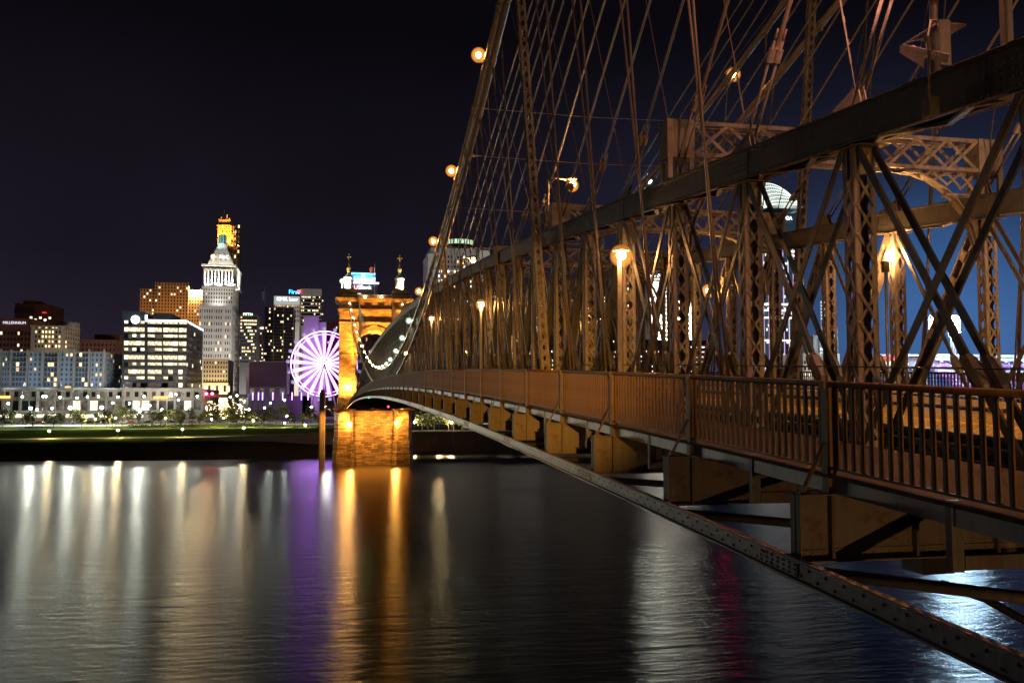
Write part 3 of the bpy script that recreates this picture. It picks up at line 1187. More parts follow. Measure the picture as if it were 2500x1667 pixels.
# ------------------------------------------------------------------ diagonal stays from the tower top
TOP = {False: Vector((9.5, -3, H + 33.5)), True: Vector((20.7, -3, H + 33.5))}
FAR = {False: Vector((9.5, 309, H + 33.5)), True: Vector((20.7, 309, H + 33.5))}
for east in (False, True):
    X = XE if east else XW
    for k in range(1, 15):
        y = ny(k)
        z = TC(y) + .02
        g = Vector((X, y - .12, z + .33))
        d = (TOP[east] - g).normalized()
        if not east and k <= 14:
            lab = '%s diagonal stay rope of the near truss, counted from the camera' % ORD[k - 1]
            grp = 'diagonal stays of the near truss'
        elif east and k <= 12:
            lab = '%s diagonal stay rope of the far truss, counted from the camera' % ORD[k - 1]
            grp = 'diagonal stays of the far truss'
        else:
            lab = 'thin diagonal stay rope in the far bundle above the %s truss' % ('far' if east else 'near')
            grp = 'far diagonal stays above the %s truss' % ('far' if east else 'near')
        t = thing('stay_rope', lab, 'stay rope', g, grp)
        mb = MB()
        L = (TOP[east] - g).length
        tw = 2.15 if k < 9 else .2
        if not east and k <= 3:                                   # twisted strands close to the camera
            s = d.cross(Vector((1, 0, 0))).normalized()
            u = d.cross(s)
            for st_ in range(5):
                pts = []
                for i in range(70):
                    a = st_ * 2 * math.pi / 5 + i * .42
                    pts.append(g + d * (tw + i * .11) + s * math.cos(a) * .030 + u * math.sin(a) * .030)
                mb.path(pts, .026, 5)
            mb.tube(g + d * (tw + 7.5), TOP[east], .05, 8)
        else:
            mb.tube(g + d * tw, TOP[east], .042, 6)
        mb.build('rope', ROPE, t, smooth=True)
        if k < 9:
            mb = MB()                                             # gusset on the chord
            sl = (TC(y) - TC(y - 1))
            for xx in (X - .06, X + .06):
                mb.prism([(y - .28, z - .28 * sl), (y - .14, z + .46), (y + .02, z + .44), (y + .95, z + .95 * sl + .10), (y + 1.12, z + 1.12 * sl)], 'x', xx - .012, xx + .012)
            mb.box(X - .2, X + .2, y - .3, y + 1.1, z - .02, z + .02) if False else None
            mb.build('gusset_plate', STEEL2, t)
            mb = MB()
            s = Vector((1, 0, 0))
            for sx in (-.10, .10):
                mb.tube(g + s * sx * .9, g + d * 2.35 + s * sx, .034, 8)
                mb.tube(g + d * 2.35 + s * sx, g + d * 2.62 + s * sx, .026, 8)
            mb.build('clevis_rod', STEEL2, t, smooth=True)
            mb = MB()
            c = g + d * 2.0
            for sx in (-.085, .085):
                mb.path([c + s * sx - d * .14, c + s * sx + d * .16], .088, 10)
            mb.path([c + d * .17, c + d * .24], [.075, .05], 8)
            mb.build('rope_socket', STEEL2, t)
            # tie from the cable to the gusset
            cz = max(z_cable(y, False), z + 3)
            mb = MB()
            p, q = Vector((x_cable(y, False, east), y + .1, cz)), Vector((X, y + .02, z + .36))
            mb.tube(p, q, .011, 5)
            dd = (q - p).normalized()
            for f in (1.0, 1.45, 2.1):
                c = q - dd * f
                mb.path([c - dd * .06, c + dd * .06], .03, 6)
            mb.path([q - dd * 2.1, q - dd * .6], .02, 5)
            mb.build('tie_wire', ROPE, t)
# stays that fan from the far tower
for east in (False, True):
    X = XE if east else XW
    for k in range(44, 63):
        y = ny(k)
        g = Vector((X, y, TC(y)))
        mb = MB()
        mb.tube(g, FAR[east], .05, 5)
        mb.build('stay_rope', ROPE, None, 'stay rope in the fan at the stone tower, %s truss' % ('far' if east else 'near'), 'stay rope',
                 'stays fanning from the stone tower, %s truss' % ('far' if east else 'near'), smooth=True)

# horizontal wind ties between the near and far cables
for i, (k, up) in enumerate(((9, True), (9, False), (12, True), (12, False), (15, True))):
    y = ny(k) - .3
    a, b = x_cable(y, up), x_cable(y, up, True)
    z = z_cable(y, up) - .15
    t = thing('wind_tie', '%s level wire from the top, strung between near and far cables' % ORD[i], 'wire', (a, y, z), 'level wires between the cables')
    mb = MB()
    mb.path([(a + .15, y, z), ((a + b) / 2, y, z - .12), (b - .15, y, z)], .02, 5)
    mb.build('wire', GALV, t, smooth=True)
    mb = MB()
    for s, x in ((1, a), (-1, b)):
        mb.path([(x + s * .1, y, z + .04), (x + s * .35, y, z), (x + s * .75, y, z)], [.09, .07, .03], 6)
    mb.build('wire_socket', GALV, t)
# ------------------------------------------------------------------ lamps on the bridge
# amber lamps on tall posts beside the near truss
def post_lamp(X, y, zt, zb, mat, r, name, lab, grp, arm=0.0, cat='lamp'):
    t = thing(name, lab, cat, (X, y, zb), grp)
    mb = MB()
    mb.box(X - .07, X + .07, y - .05, y + .05, zb, zt + .15)
    mb.box(X - .13, X + .13, y - .13, y + .13, zb, zb + .06)
    if arm:
        mb.path([(X, y, zt + .08), (X + arm * .5, y, zt + .30), (X + arm, y, zt + .26)], .035, 6)
    p = mb.build('lamp_post', STEEL2, t)
    mb = MB()
    xl = X + arm
    zl = zt + (.2 if arm else 0)
    dy = -.2 if not arm else 0
    mb.lathe([(.03, .30), (.13, .26), (.26, .15), (.28, .09)][::-1], (xl, y + dy, zl), 10)
    mb.build('lamp_hood', STEEL, t)
    mb = MB()
    mb.ball((xl, y + dy, zl - .06), r, 12, 8, .85)
    mb.build('lamp_bulb', mat, t, smooth=True)
    shell((xl, y + dy, zl - .06), r, mat, t)
    return t


p = at_x(1498, 626, 9.05)
post_lamp(9.14, 27.6, p.z, RT(27.6) - 1.2, LAMP_A, .15, 'bridge_lamp', 'bright amber lamp on a post inside the near truss, the nearest one', 'amber walkway lamps')
post_lamp(9.14, 54.6, H + 5.85, RT(54.6) - 1.2, LAMP_A, .15, 'bridge_lamp', 'smaller amber lamp on a post, second inside the near truss', 'amber walkway lamps')
post_lamp(9.14, 82.0, H + 7.4, RT(82) - 1.2, LAMP_A, .15, 'bridge_lamp', 'third amber lamp inside the near truss, close to the second lattice hanger', 'amber walkway lamps')
post_lamp(9.14, 109.4, H + 5.6, RT(109) - 1.2, LAMP_A, .15, 'bridge_lamp', 'farthest amber lamp inside the near truss, among white cable lamps', 'amber walkway lamps')


def chord_lamp(X, y, zl, arm, lab, mat=LAMP_A, r=.16):
    t = thing('roadway_lamp', lab, 'lamp', (X, y, TC(y)), 'roadway lamps standing on the truss chord')
    z0 = TC(y) + .02
    mb = MB()
    mb.tube((X - .1, y, z0), (X - .1, y, zl + .2), .062, 10)
    mb.path([(X, y, zl + .1), (X + arm * .4, y, zl + .32), (X + arm, y, zl + .25)], .045, 8)
    mb.build('lamp_pole', STEEL2, t, smooth=True)
    mb = MB()
    mb.box(X - .28, X + .22, y - .36, y + .34, z0 + .70, z0 + .73)
    mb.prism([(y + .62, z0 + .72), (y + .64, z0 + .60), (y + .02, z0 + .10), (y - .02, z0 + .34), (y + .30, z0 + .60)], 'x', X - .29, X - .265)
    mb.prism([(y + .62, z0 + .735), (y + .30, z0 + .74), (y - .30, z0 + .735), (y - .02, z0 + .36), (y + .05, z0 + .62)], 'x', X - .262, X - .24)
    mb.box(X - .31, X - .12, y - .42, y - .37, z0, z0 + .74)
    mb.bar((X - .34, y + .5, z0 + .62), (X - .34, y - .62, z0 + .02), .03, .13, up=(0, 0, 1))
    mb.build('pole_bracket', STEEL2, t)
    mb = MB()
    s = 1 if arm > 0 else -1
    mb.ball((X + arm + s * .3, y, zl + .34), .26, 10, 6, .4)
    mb.build('lamp_head', STEEL, t, smooth=True)
    mb = MB()
    mb.ball((X + arm + s * .3, y, zl + .06), r, 12, 8, .7)
    mb.build('lamp_bulb', mat, t, smooth=True)
    shell((X + arm + s * .3, y, zl + .0), r, mat, t, 1.9)
    mb = MB()
    mb.path([(X - .06, y - .02, z0 + .78), (X - .12, y - .06, z0 + .88), (X - .25, y - .14, z0 + .84), (X - .36, y - .2, z0 + .55), (X - .37, y - .2, z0 - .5)], .022, 6)
    mb.box(X - .46, X - .285, y - .32, y - .1, z0 - .78, z0 - .48)
    mb.build('cable_conduit', STEEL, t)
    return t


chord_lamp(9.75, 12.75, H + 8.9, -.22, 'lamp post on the near chord at the top right edge, its head above the picture', glow('pinkish_sodium_lamp', (1, .36, .20), 1700))
chord_lamp(9.75, 39.3, H + 9.75, .75, 'amber roadway lamp on an arm above the near chord, beside the tall lattice hanger')
chord_lamp(9.75, 66.0, H + 10.25, .4, 'amber lamp low above the near chord, left of the tall lattice hanger')
# lamp on the far truss posts, roadway side
t = thing('wall_lamp', 'small amber lamp with a black ballast box on a far truss post', 'lamp', (19.6, 28.9, H + 4.3), None)
mb = MB()
mb.box(19.46, 19.66, 28.75, 28.95, H + 4.55, H + 4.95)
mb.tube((19.56, 28.85, RD(28.8) + .3), (19.56, 28.85, H + 4.6), .05, 8)
mb.build('ballast_box', DARK, t)
mb = MB()
mb.lathe([(.05, 0), (.11, .12), (.09, .25), (.02, .38)], (19.66, 28.8, H + 4.98), 10)
mb.build('lamp_bulb', LAMP_A, t, smooth=True)
# more amber lamps over the road, seen only by their light behind the posts
for i, y in enumerate((19.0, 44.0, 70.0, 98.0, 130.0)):
    t = thing('wall_lamp', 'amber roadway lamp on the far truss, %s from the camera' % ORD[i], 'lamp', (19.75, y, RD(y) + 5), 'amber lamps along the far truss')
    mb = MB()
    mb.box(19.62, 19.82, y - .1, y + .1, RD(y) + 5.3, RD(y) + 5.62)
    mb.path([(19.75, y, RD(y) + .1), (19.75, y, RD(y) + 5.4)], .05, 6)
    mb.build('ballast_box', DARK, t)
    mb = MB()
    mb.ball((19.45, y, RD(y) + 5.35), .13, 10, 6)
    mb.build('lamp_bulb', LAMP_R if i == 0 else LAMP_A, t, smooth=True)
    shell((19.45, y, RD(y) + 5.35), .15, LAMP_A, t)
# lamps along the upper cables
cl = [(47.3, LAMP_C), (60.5, LAMP_C), (73.5, LAMP_C), (88, LAMP_C), (101, LAMP_G), (112, LAMP_G), (124, LAMP_G), (136, LAMP_G), (146, LAMP_G), (156, LAMP_W), (166, LAMP_W),
      (177, LAMP_W), (189, LAMP_W), (201, LAMP_W), (213, LAMP_W), (225, LAMP_W), (237, LAMP_W), (249, LAMP_W), (261, LAMP_W), (272, LAMP_W), (283, LAMP_W), (294, LAMP_W), (303, LAMP_W)]
LAMP_E = glow('greenish_cable_lamp', (.80, 1, .66), 420)
for east in (False, True):
    for i, (y, m) in enumerate(cl):
        if east and m is LAMP_C and i > 1:
            continue
        if east and i == 1:
            m = LAMP_E
        if east and y > 140 and i % 2:
            continue
        x, z = x_cable(y, True, east), z_cable(y, True)
        if i < 4:
            lab = (('single amber lamp on the far side cable at the top right' if i == 0 else 'greenish white lamp on the far side cable, shining just above the near chord') if east else '%s amber lamp on the near side cable, counted down from the top' % ORD[i])
            grp = 'amber lamps on the cables'
        elif m is LAMP_G:
            lab = ('greenish white lamp on the far cable near its low point' if east else '%s of the greenish white lamps low on the near cable, counted toward the tower' % ORD[i - 4])
            grp = 'greenish white lamps low on the cables'
        else:
            lab = ('warm white bulb on the far cable where it climbs the stone tower' if east else '%s warm white bulb on the near cable climbing the stone tower, from the bottom' % ORD[i - 9])
            grp = 'bulbs on the cables climbing the tower'
        t = thing('cable_lamp', lab, 'lamp', (x, y, z + .2), grp)
        far = y > 150
        r = .15 if not far else .16
        s = (1 if east else -1)
        mb = MB()
        mb.ball((x + s * .42, y, z + .35), r, 10, 6)
        mb.build('lamp_bulb', m, t, smooth=True)
        shell((x + s * .42, y, z + .35), r, m, t, 2.8 if not far else 1.9)
        mb = MB()
        mb.path([(x, y, z + .12), (x + s * .2, y, z + .12), (x + s * .42, y, z + .1)], .03, 5)
        mb.lathe([(.1, 0), (.1, .12)], (x + s * .42, y, z + .04), 8)
        mb.build('lamp_bracket', STEEL, t)
# navigation lights under the floor
for px, py, Y, m, nm in ((900, 968, 165, GREEN, 'green navigation light under the middle of the bridge floor'),
                         (870, 973, 215, REDN, 'red navigation light left of the green one under the bridge floor'),
                         (948, 992, 268, REDN, 'red navigation light above the middle of the stone pier')):
    q = at_y(px, py, Y)
    t = thing('navigation_light', nm, 'light', q)
    MB().ball(q, .30, 10, 6).build('lens', m, t, smooth=True)
    MB().box(q.x - .1, q.x + .1, q.y - .1, q.y + .1, q.z + .3, q.z + 1.1).build('bracket', DARK, t)

# ------------------------------------------------------------------ stone tower
TX, TY = 14.9, 306.0
tw = thing('bridge_tower', 'amber lit sandstone bridge tower with arch and two white gold-topped turrets', 'bridge tower', (TX, TY + 7, 0))


def zt(py, Y=TY):
    return H + (975 - py) / FPX * (Y * _c + 14.9 * _s)


zl = zt(994)                                 # ledge at deck level
zs = zt(735)
# stepped pier in the water
hw = 12.9


def buttress_plan(e):
    def one(x0, x1):
        return [(x0 - e, TY + 1.4), (x0 + 1.3 - e, TY - .6 - e), (x1 - 1.3 + e, TY - .6 - e), (x1 + e, TY + 1.4)]
    l = one(TX - hw, TX - hw + 6.3)
    r = one(TX + hw - 6.1, TX + hw)
    return [(TX - hw - e, TY + 16)] + l + [(TX - hw + 6.3 + e, TY + 3.4 - e), (TX + hw - 6.1 - e, TY + 3.4 - e)] + r + [(TX + hw + e, TY + 16)]


mb = MB()
mb.prism(buttress_plan(.55), 'z', -3, 4.2)
mb.build('pier_base', STONE2, tw)
mb = MB()
mb.prism(buttress_plan(.3), 'z', 4.21, 8.4)
mb.build('pier_plinth', STONE2, tw)
mb = MB()
mb.prism(buttress_plan(0), 'z', 8.41, zl - 1.2)
mb.build('pier', STONE2, tw)
for a, b in ((-hw - .2, -hw + 6.5), (hw - 5.9, hw + .2)):
    for i, (dz, gr) in enumerate(((1.2, .0), (.85, .25), (.45, .55))):
        mb = MB()
        mb.box(TX + a - gr, TX + b + gr, TY - .5 - gr, TY + 16.2, zl - dz, zl - dz + .42)
        mb.build('ledge_course', STONE, tw)
mb = MB()
mb.box(TX - hw - .9, TX + hw + .9, TY + 1.0, TY + 16, zl - .02, zl + .5)
mb.build('ledge', STONE, tw)
# shaft legs
lw = 5.9
sx0, sx1 = TX - 11.6, TX + 11.6
for a, b in ((sx0, sx0 + lw), (sx1 - lw, sx1)):
    mb = MB()
    mb.box(a, b, TY + 1.2, TY + 14, zl + .52, zt(757))
    mb.box(a - .35, b + .35, TY + .8, TY + 14.4, zl + .5, zl + 3.2)
    mb.box(a - .2, b + .2, TY + 1.0, TY + 14.2, zt(868), zt(868) + .5)
    mb.build('tower_leg', STONE, tw)
# arch and the wall over it
ar = (sx1 - sx0) / 2 - lw
zsp = zt(806) - ar
n = 24
mb = MB()
for i in range(n):
    a0, a1 = math.pi * i / n, math.pi * (i + 1) / n
    x0, z0 = TX - ar * math.cos(a0), zsp + ar * math.sin(a0)
    x1, z1 = TX - ar * math.cos(a1), zsp + ar * math.sin(a1)
    mb.prism([(x0, z0), (x1, z1), (x1, zt(757)), (x0, zt(757))], 'y', TY + 1.6, TY + 13.6)
mb.build('arch_wall', STONE, tw)
for i in range(n // 2 + 1):                                       # voussoirs, each a stone
    a0, a1 = math.pi * i / (n // 2 + 1) + .012, math.pi * (i + 1) / (n // 2 + 1) - .012
    mb = MB()
    pl = []
    for a, r in ((a0, ar - .05), (a1, ar - .05), (a1, ar + 1.5), (a0, ar + 1.5)):
        pl.append((TX - r * math.cos(a), zsp + r * math.sin(a)))
    mb.prism(pl, 'y', TY + 1.35, TY + 13.7)
    mb.build('arch_stone', STONE, tw)
mb = MB()
mb.prism([(TX - .7, zt(806) - .4), (TX + .7, zt(806) - .4), (TX + 1.0, zt(788)), (TX - 1.0, zt(788))], 'y', TY + 1.0, TY + 13.9)
mb.build('keystone', STONE, tw)
# bands, cornice, parapet
for py, ex, hh in ((789, .25, .5), (761, .35, .5), (757, .6, .45), (735.5, .5, .7), (733, 1.0, .5), (729.5, 1.5, .5)):
    mb = MB()
    z = zt(py)
    mb.box(sx0 - ex, sx1 + ex, TY + 1.2 - ex, TY + 14 + ex, z, z + hh)
    mb.build('stone_band', STONE, tw)
mb = MB()
mb.box(sx0 + .01, sx1 - .01, TY + 1.21, TY + 13.9, zt(757) + .46, zt(735.5))
for xx in (sx0 + 6.2, TX - 1.0, sx1 - 8.2):
    mb.box(xx, xx + 2.0, TY + .95, TY + 1.2, zt(756), zt(736))
mb.build('frieze', STONE, tw)
zp = zt(729.5) + .5
nb = 40
for i in range(nb):
    mb = MB()
    x = sx0 - .6 + (sx1 - sx0 + 1.2) * (i + .5) / nb
    mb.box(x - .16, x + .16, TY + .5, TY + .9, zp, zp + .8)
    mb.build('baluster', STONE, tw)
mb = MB()
mb.box(sx0 - .9, sx1 + .9, TY + .4, TY + 1.0, zp + .8, zp + 1.1)
mb.box(sx0 - .9, sx0 - .4, TY + .4, TY + 14.8, zp + .8, zp + 1.1)
mb.build('parapet_cap', STONE, tw)
mb = MB()
mb.box(sx0 - .6, sx1 + .6, TY + 1.5, TY + 13.6, zp, zp + .35)
mb.build('tower_roof', STONE, tw)
for cx, s in ((TX - 8.7, 1), (TX + 8.6, -1)):                     # turrets
    cyy = TY + 4.5
    mb = MB()
    mb.box(cx - 2.8, cx + 2.8, TY + .9, TY + 9, zp + .36, zp + 2.1)
    mb.prism([(cx - 3.1, zp + 2.1), (cx + 3.1, zp + 2.1), (cx + 2.2, zp + 3.0), (cx - 2.2, zp + 3.0)], 'y', TY + .7, TY + 9.2)
    mb.build('turret_pedestal', STONE, tw)
    mb = MB()
    mb.lathe([(1.55, 0), (1.45, .3), (1.35, .5), (1.30, 3.4), (1.5, 3.6), (1.75, 4.0), (1.75, 4.3), (1.3, 4.7), (.5, 5.6), (.25, 5.9)], (cx, cyy, zp + 2.95), 8)
    tu = mb.build('turret', WHITEST, tw)
    mb = MB()
    for k in range(4):
        a = -math.pi / 2 + (k - 1.5) * math.pi / 4
        mb.box(cx + 1.36 * math.cos(a) - .2, cx + 1.36 * math.cos(a) + .2, cyy + 1.3 * math.sin(a) - .12, cyy + 1.3 * math.sin(a) + .12, zp + 3.7, zp + 6.2)
    mb.build('turret_slit', STONE, tu)
    mb = MB()
    zq = zp + 8.8
    mb.lathe([(.25, 0), (.45, .2), (.35, .7), (.55, .95), (.75, 1.5), (.55, 2.1), (.22, 2.4), (.18, 2.7), (.3, 2.8), (.12, 3.0), (.10, 4.6)], (cx, cyy, zq), 10)
    mb.box(cx - .12, cx + .12, cyy - .1, cyy + .1, zq + 4.6, zq + 6.4)
    mb.box(cx - .62, cx + .62, cyy - .09, cyy + .09, zq + 5.4, zq + 5.65)
    for dx, dz in ((-.65, 5.52), (.65, 5.52), (0, 6.45)):
        mb.ball((cx + dx, cyy, zq + dz), .2, 8, 5)
    mb.build('gold_finial', GOLD, tw, smooth=True)
# flag pole with guy wires and a drooping flag
fx = at_y(914, 700, TY + 6).x
t = thing('flagpole', 'tall white flagpole with guy wires on top of the stone tower', 'flagpole', (fx, TY + 6, zp + .35))
mb = MB()
ztop = zt(636)
mb.tube((fx, TY + 6, zp + .35), (fx, TY + 6, ztop), .16, 8, .09)
mb.build('pole', WHITEST, t, smooth=True)
mb = MB()
for s in (-1, 1):
    mb.tube((fx, TY + 6, zp + 5), (fx + s * 5.5, TY + 6, zp + .4), .03, 4)
mb.build('guy_wire', GALV, t)
FLAG_R = paint('red_white_flag', (.45, .10, .08), .8, var=.5)
FLAG_W = paint('pale_flag', (.5, .5, .6), .8, var=.3)


def flag(px, py, Y, w, h, m, lab):
    q = at_y(px, py, Y)
    mb = MB()
    nx = 8
    for i in range(nx):
        a, b = i / nx, (i + 1) / nx
        f = lambda u: (q.x - w * u, q.y + .25 * math.sin(u * 7), q.z - .5 * w * u * u)
        (xa, ya, za), (xb, yb, zb_) = f(a), f(b)
        mb.quad((xa, ya, za), (xb, yb, zb_), (xb, yb, zb_ - h * (1 - .2 * b)), (xa, ya, za - h * (1 - .2 * a)))
    return mb.build('flag', m, None, lab, 'flag')


flag(912, 650, TY + 6, 1.3, 2.6, FLAG_R, 'reddish flag hanging limp from the white flagpole on the stone tower')
# lamp on a thin post beside the near turret
q = at_y(835.5, 686, TY + 2)
post_lamp(q.x, TY + 2, q.z, zp + .8, LAMP_S, .42, 'tower_lamp', 'white lamp on a thin post beside the near turret of the stone tower', None)
for i, px in enumerate((891, 931)):
    q = at_y(px, 726, TY - .2)
    t = thing('parapet_light', '%s small warm light on the tower parapet' % ('left' if i == 0 else 'right'), 'light', q, 'small lights on the tower parapet')
    MB().ball(q, .25, 8, 5).build('lamp_bulb', LAMP_W, t, smooth=True)
    MB().box(q.x - .05, q.x + .05, q.y + .05, q.y + .9, q.z - .3, q.z - .2).build('bracket', DARK, t)

# floodlights of the tower: fixtures and their light


def flood(loc, aim, energy, colr, spot, name, lab, grp, r=.4, blend=.8, bulb=None, br=.28):
    loc, aim = Vector(loc), Vector(aim)
    t = thing(name, lab, 'floodlight', loc, grp)
    ld = bpy.data.lights.new('flood_light', 'SPOT')
    ld.energy = energy
    ld.color = colr
    ld.spot_size = spot
    ld.spot_blend = blend
    ld.shadow_soft_size = r
    lo = link('flood_light', ld, loc + (aim - loc).normalized() * .35, t)
    lo.rotation_euler = (aim - loc).to_track_quat('-Z', 'Y').to_euler()
    d = (aim - loc).normalized()
    mb = MB()
    mb.path([loc - d * .45, loc - d * .3, loc + d * .05], [.12, .3, .32], 8)
    mb.build('flood_housing', DARK, t)
    return t


FA = (1, .36, .04)
for i, x in enumerate((TX - 9.8, TX + 9.6)):
    w = ('left', 'right')[i]
    flood((x, TY - 4.2, zl + .6), (x, TY - .4, zl - 5.5), 26000, FA, 1.15, 'floodlight', 'amber floodlight aimed down the %s buttress of the stone pier' % w, 'amber floodlights on the stone tower')
    fl_ = flood((x, TY - 4.5, zl + .4), (x + (1 if i == 0 else -1) * 1.0, TY + 1, zl + 17), 130000, FA, 1.7, 'floodlight', 'amber floodlight aimed up the %s leg of the stone tower' % w, 'amber floodlights on the stone tower')
    mb = MB()
    mb.bar((x, TY - 4.3, zl + .2), (x, TY + .6, zl - .6), .16, .16)
    mb.build('support_arm', DARK, fl_)
flood((TX, TY - 6, zl - .6), (TX, TY + 1, zl - 9), 15000, FA, 2.2, 'floodlight', 'amber floodlight aimed at the middle of the stone pier', 'amber floodlights on the stone tower')
flood((TX, TY - 5, zl + 9.3), (TX, TY + 2, zl + 30), 260000, FA, 1.9, 'floodlight', 'amber floodlight aimed at the wall over the tower arch', 'amber floodlights on the stone tower')
flood((TX, TY + 6, zl + 1.5), (TX, TY + 8, zl + 24), 30000, FA, 1.7, 'floodlight', 'amber floodlight inside the tower arch', 'amber floodlights on the stone tower')
for i, cx in enumerate((TX - 8.7, TX + 8.6)):
    flood((cx + (2.3 if i == 0 else -2.3), TY + 1.6, zp + 2.4), (cx, TY + 4.5, zp + 5.5), 16000, (1, .93, .75), 2.0, 'floodlight', 'white floodlight at the foot of the %s turret' % ('left', 'right')[i], 'white floodlights of the turrets')
    flood((cx - (2.4 if i == 0 else -2.4), TY + 1.4, zp + 3.2), (cx, TY + 4.5, zp + 8), 9000, (1, .85, .6), 2.0, 'floodlight', 'white floodlight at the outer foot of the %s turret' % ('left', 'right')[i], 'white floodlights of the turrets')
# amber floodlights low on the near tower, which stands behind the camera and lights the walkway side of the bridge
flood((.8, -6.0, H + 2.2), (6.7, 44, H + .6), 50000, (1, .40, .05), .33, 'floodlight', 'amber floodlight of the near tower beside the walkway', 'amber floodlights of the near tower', r=.1, blend=1)
flood((8.0, -5.0, H + 2.4), (7.2, 14, H + .4), 2600, (1, .43, .07), .8, 'floodlight', 'amber floodlight of the near tower over the walkway', 'amber floodlights of the near tower', r=.1)
flood((24.5, -6.0, H + 5.0), (22.0, 38, H + 13.0), 9000, (1, .52, .22), .9, 'floodlight', 'amber floodlight of the near tower on the far cables', 'amber floodlights of the near tower', r=.12)
flood((13.2, -6.0, H + 6.0), (13.2, 30, H + 2.0), 2300, (1, .48, .24), 1.1, 'floodlight', 'amber floodlight of the near tower over the roadway', 'amber floodlights of the near tower', r=.12)
flood((6.2, 1.4, H - 6.2), (7.4, 17, H - 1.6), 800, (1, .46, .14), 1.5, 'floodlight', 'amber floodlight of the near tower below the bridge floor', 'amber floodlights of the near tower', r=.08)
flood((15.5, -5.0, H + 6.5), (15.5, 22, H - .8), 17000, (1, .48, .07), .5, 'floodlight', 'amber floodlight of the near tower aimed along the road', 'amber floodlights of the near tower', r=.15)
flood((-1.5, -5.0, H + 2.5), (9.6, 24, H + 4.0), 110, (1, .50, .20), 1.1, 'floodlight', 'small amber floodlight of the near tower beside the walkway', 'amber floodlights of the near tower', r=.05)

# wall lamps on the stone
LAMP_T = glow('amber_wall_lamp', (1, .42, .07), 2000)
for nm, px, py, Yl in (('left buttress of the stone pier', 856, 1036, TY - 1.2), ('right buttress of the stone pier', 966, 1032, TY - 1.2), ('left leg of the stone tower above the ledge', 850, 945, TY + .5)):
    q = at_y(px, py, Yl)
    t = thing('wall_lamp', 'amber wall lamp glaring on the ' + nm, 'lamp', (q.x, Yl, q.z), 'amber wall lamps on the stone tower')
    MB().ball(q, .30, 10, 6).build('lamp_bulb', LAMP_T, t, smooth=True)
    MB().box(q.x - .12, q.x + .12, Yl + .2, Yl + 1.6, q.z + .3, q.z + .45).build('bracket', DARK, t)

# lamp brackets on the pier sides
for i, (a, b) in enumerate((((801, 995), (815, 1013)), ((1022, 993), (1008, 1012)))):
    pa, pb = at_y(*a, TY + 3), at_y(*b, TY + 3)
    mb = MB()
    mb.bar(pa, pb, .25, .3)
    mb.build('lamp_bracket_arm', CONC, None, 'slanting bracket arm on the %s side of the stone pier' % ('left', 'right')[i], 'bracket', 'slanting arms on the stone pier')
q = at_y(797, 993, TY + 3)
t = thing('side_lamp', 'white lamp at the end of the left slanting bracket arm of the stone pier', 'lamp', q)
MB().ball(q, .35, 8, 6).build('lamp_bulb', LAMP_S, t, smooth=True)
MB().box(q.x - .1, q.x + .1, q.y + .1, q.y + .4, q.z - .6, q.z + .1).build('bracket', DARK, t)

# concrete mooring column in the river
pa, pb = at_y(778, 1129, 300), at_y(793, 1129, 300)
cw = (pb.x - pa.x) / 2
cx = (pa.x + pb.x) / 2
t = thing('mooring_column', 'tall amber-lit concrete column standing alone in the river left of the stone pier', 'column', (cx, 300, 0))
mb = MB()
ztp = H + (975 - 957) / FPX * 295
mb.prism([(cx - cw, 300 - cw * .6), (cx - cw * .6, 300 - cw), (cx + cw * .6, 300 - cw), (cx + cw, 300 - cw * .6), (cx + cw, 300 + cw), (cx - cw, 300 + cw)], 'z', -3, ztp)
mb.build('shaft', CONC, t)
mb = MB()
mb.box(cx - cw * .7, cx + cw * .7, 300 - cw * .7, 300 + cw * .7, ztp, ztp + .8)
mb.build('cap', CONC, t)
flood((cx + 3.0, 291, 19.5), (cx, 299, 10.5), 9000, FA, 1.5, 'floodlight', 'amber floodlight aimed at the concrete mooring column', None)
mb = MB()
pq = at_y(815, 990, TY + 2)
mb.box(cx + cw, pq.x, 304.4, 305.2, zl - .4, zl + .5)
mb.build('catwalk', STEEL, None, 'steel catwalk joining the mooring column to the stone pier', 'catwalk')
# ------------------------------------------------------------------ river and land
WATER, n_, l_, b_ = nt('river_water')
b_.inputs['Base Color'].default_value = (.006, .008, .010, 1)
b_.inputs['Specular IOR Level'].default_value = 0
b_.inputs['Roughness'].default_value = 1
gl_ = n_.new('ShaderNodeBsdfAnisotropic')
gl_.distribution = 'BECKMANN'
gl_.inputs['Color'].default_value = (1, 1, 1, 1)
fr_ = n_.new('ShaderNodeFresnel')
fr_.inputs['IOR'].default_value = 1.42
mix_ = n_.new('ShaderNodeMixShader')
l_.new(fr_.outputs[0], mix_.inputs[0])
l_.new(b_.outputs[0], mix_.inputs[1])
l_.new(gl_.outputs[0], mix_.inputs[2])
l_.new(mix_.outputs[0], n_['Material Output'].inputs[0])
g_ = n_.new('ShaderNodeNewGeometry')
mp_ = n_.new('ShaderNodeMapping')
mp_.inputs['Scale'].default_value = (.10, .42, 1)
mp_.inputs['Rotation'].default_value = (0, 0, .2)
l_.new(g_.outputs['Position'], mp_.inputs[0])
no_ = n_.new('ShaderNodeTexNoise')
no_.inputs['Scale'].default_value = 1.0
no_.inputs['Detail'].default_value = 5
no_.inputs['Roughness'].default_value = .6
l_.new(mp_.outputs[0], no_.inputs['Vector'])
mp2 = n_.new('ShaderNodeMapping')
mp2.inputs['Scale'].default_value = (.30, 1.1, 1)
l_.new(g_.outputs['Position'], mp2.inputs[0])
no2 = n_.new('ShaderNodeTexNoise')
no2.inputs['Scale'].default_value = 1.0
no2.inputs['Detail'].default_value = 3
l_.new(mp2.outputs[0], no2.inputs['Vector'])
ma_ = n_.new('ShaderNodeMath')
ma_.operation = 'MULTIPLY_ADD'
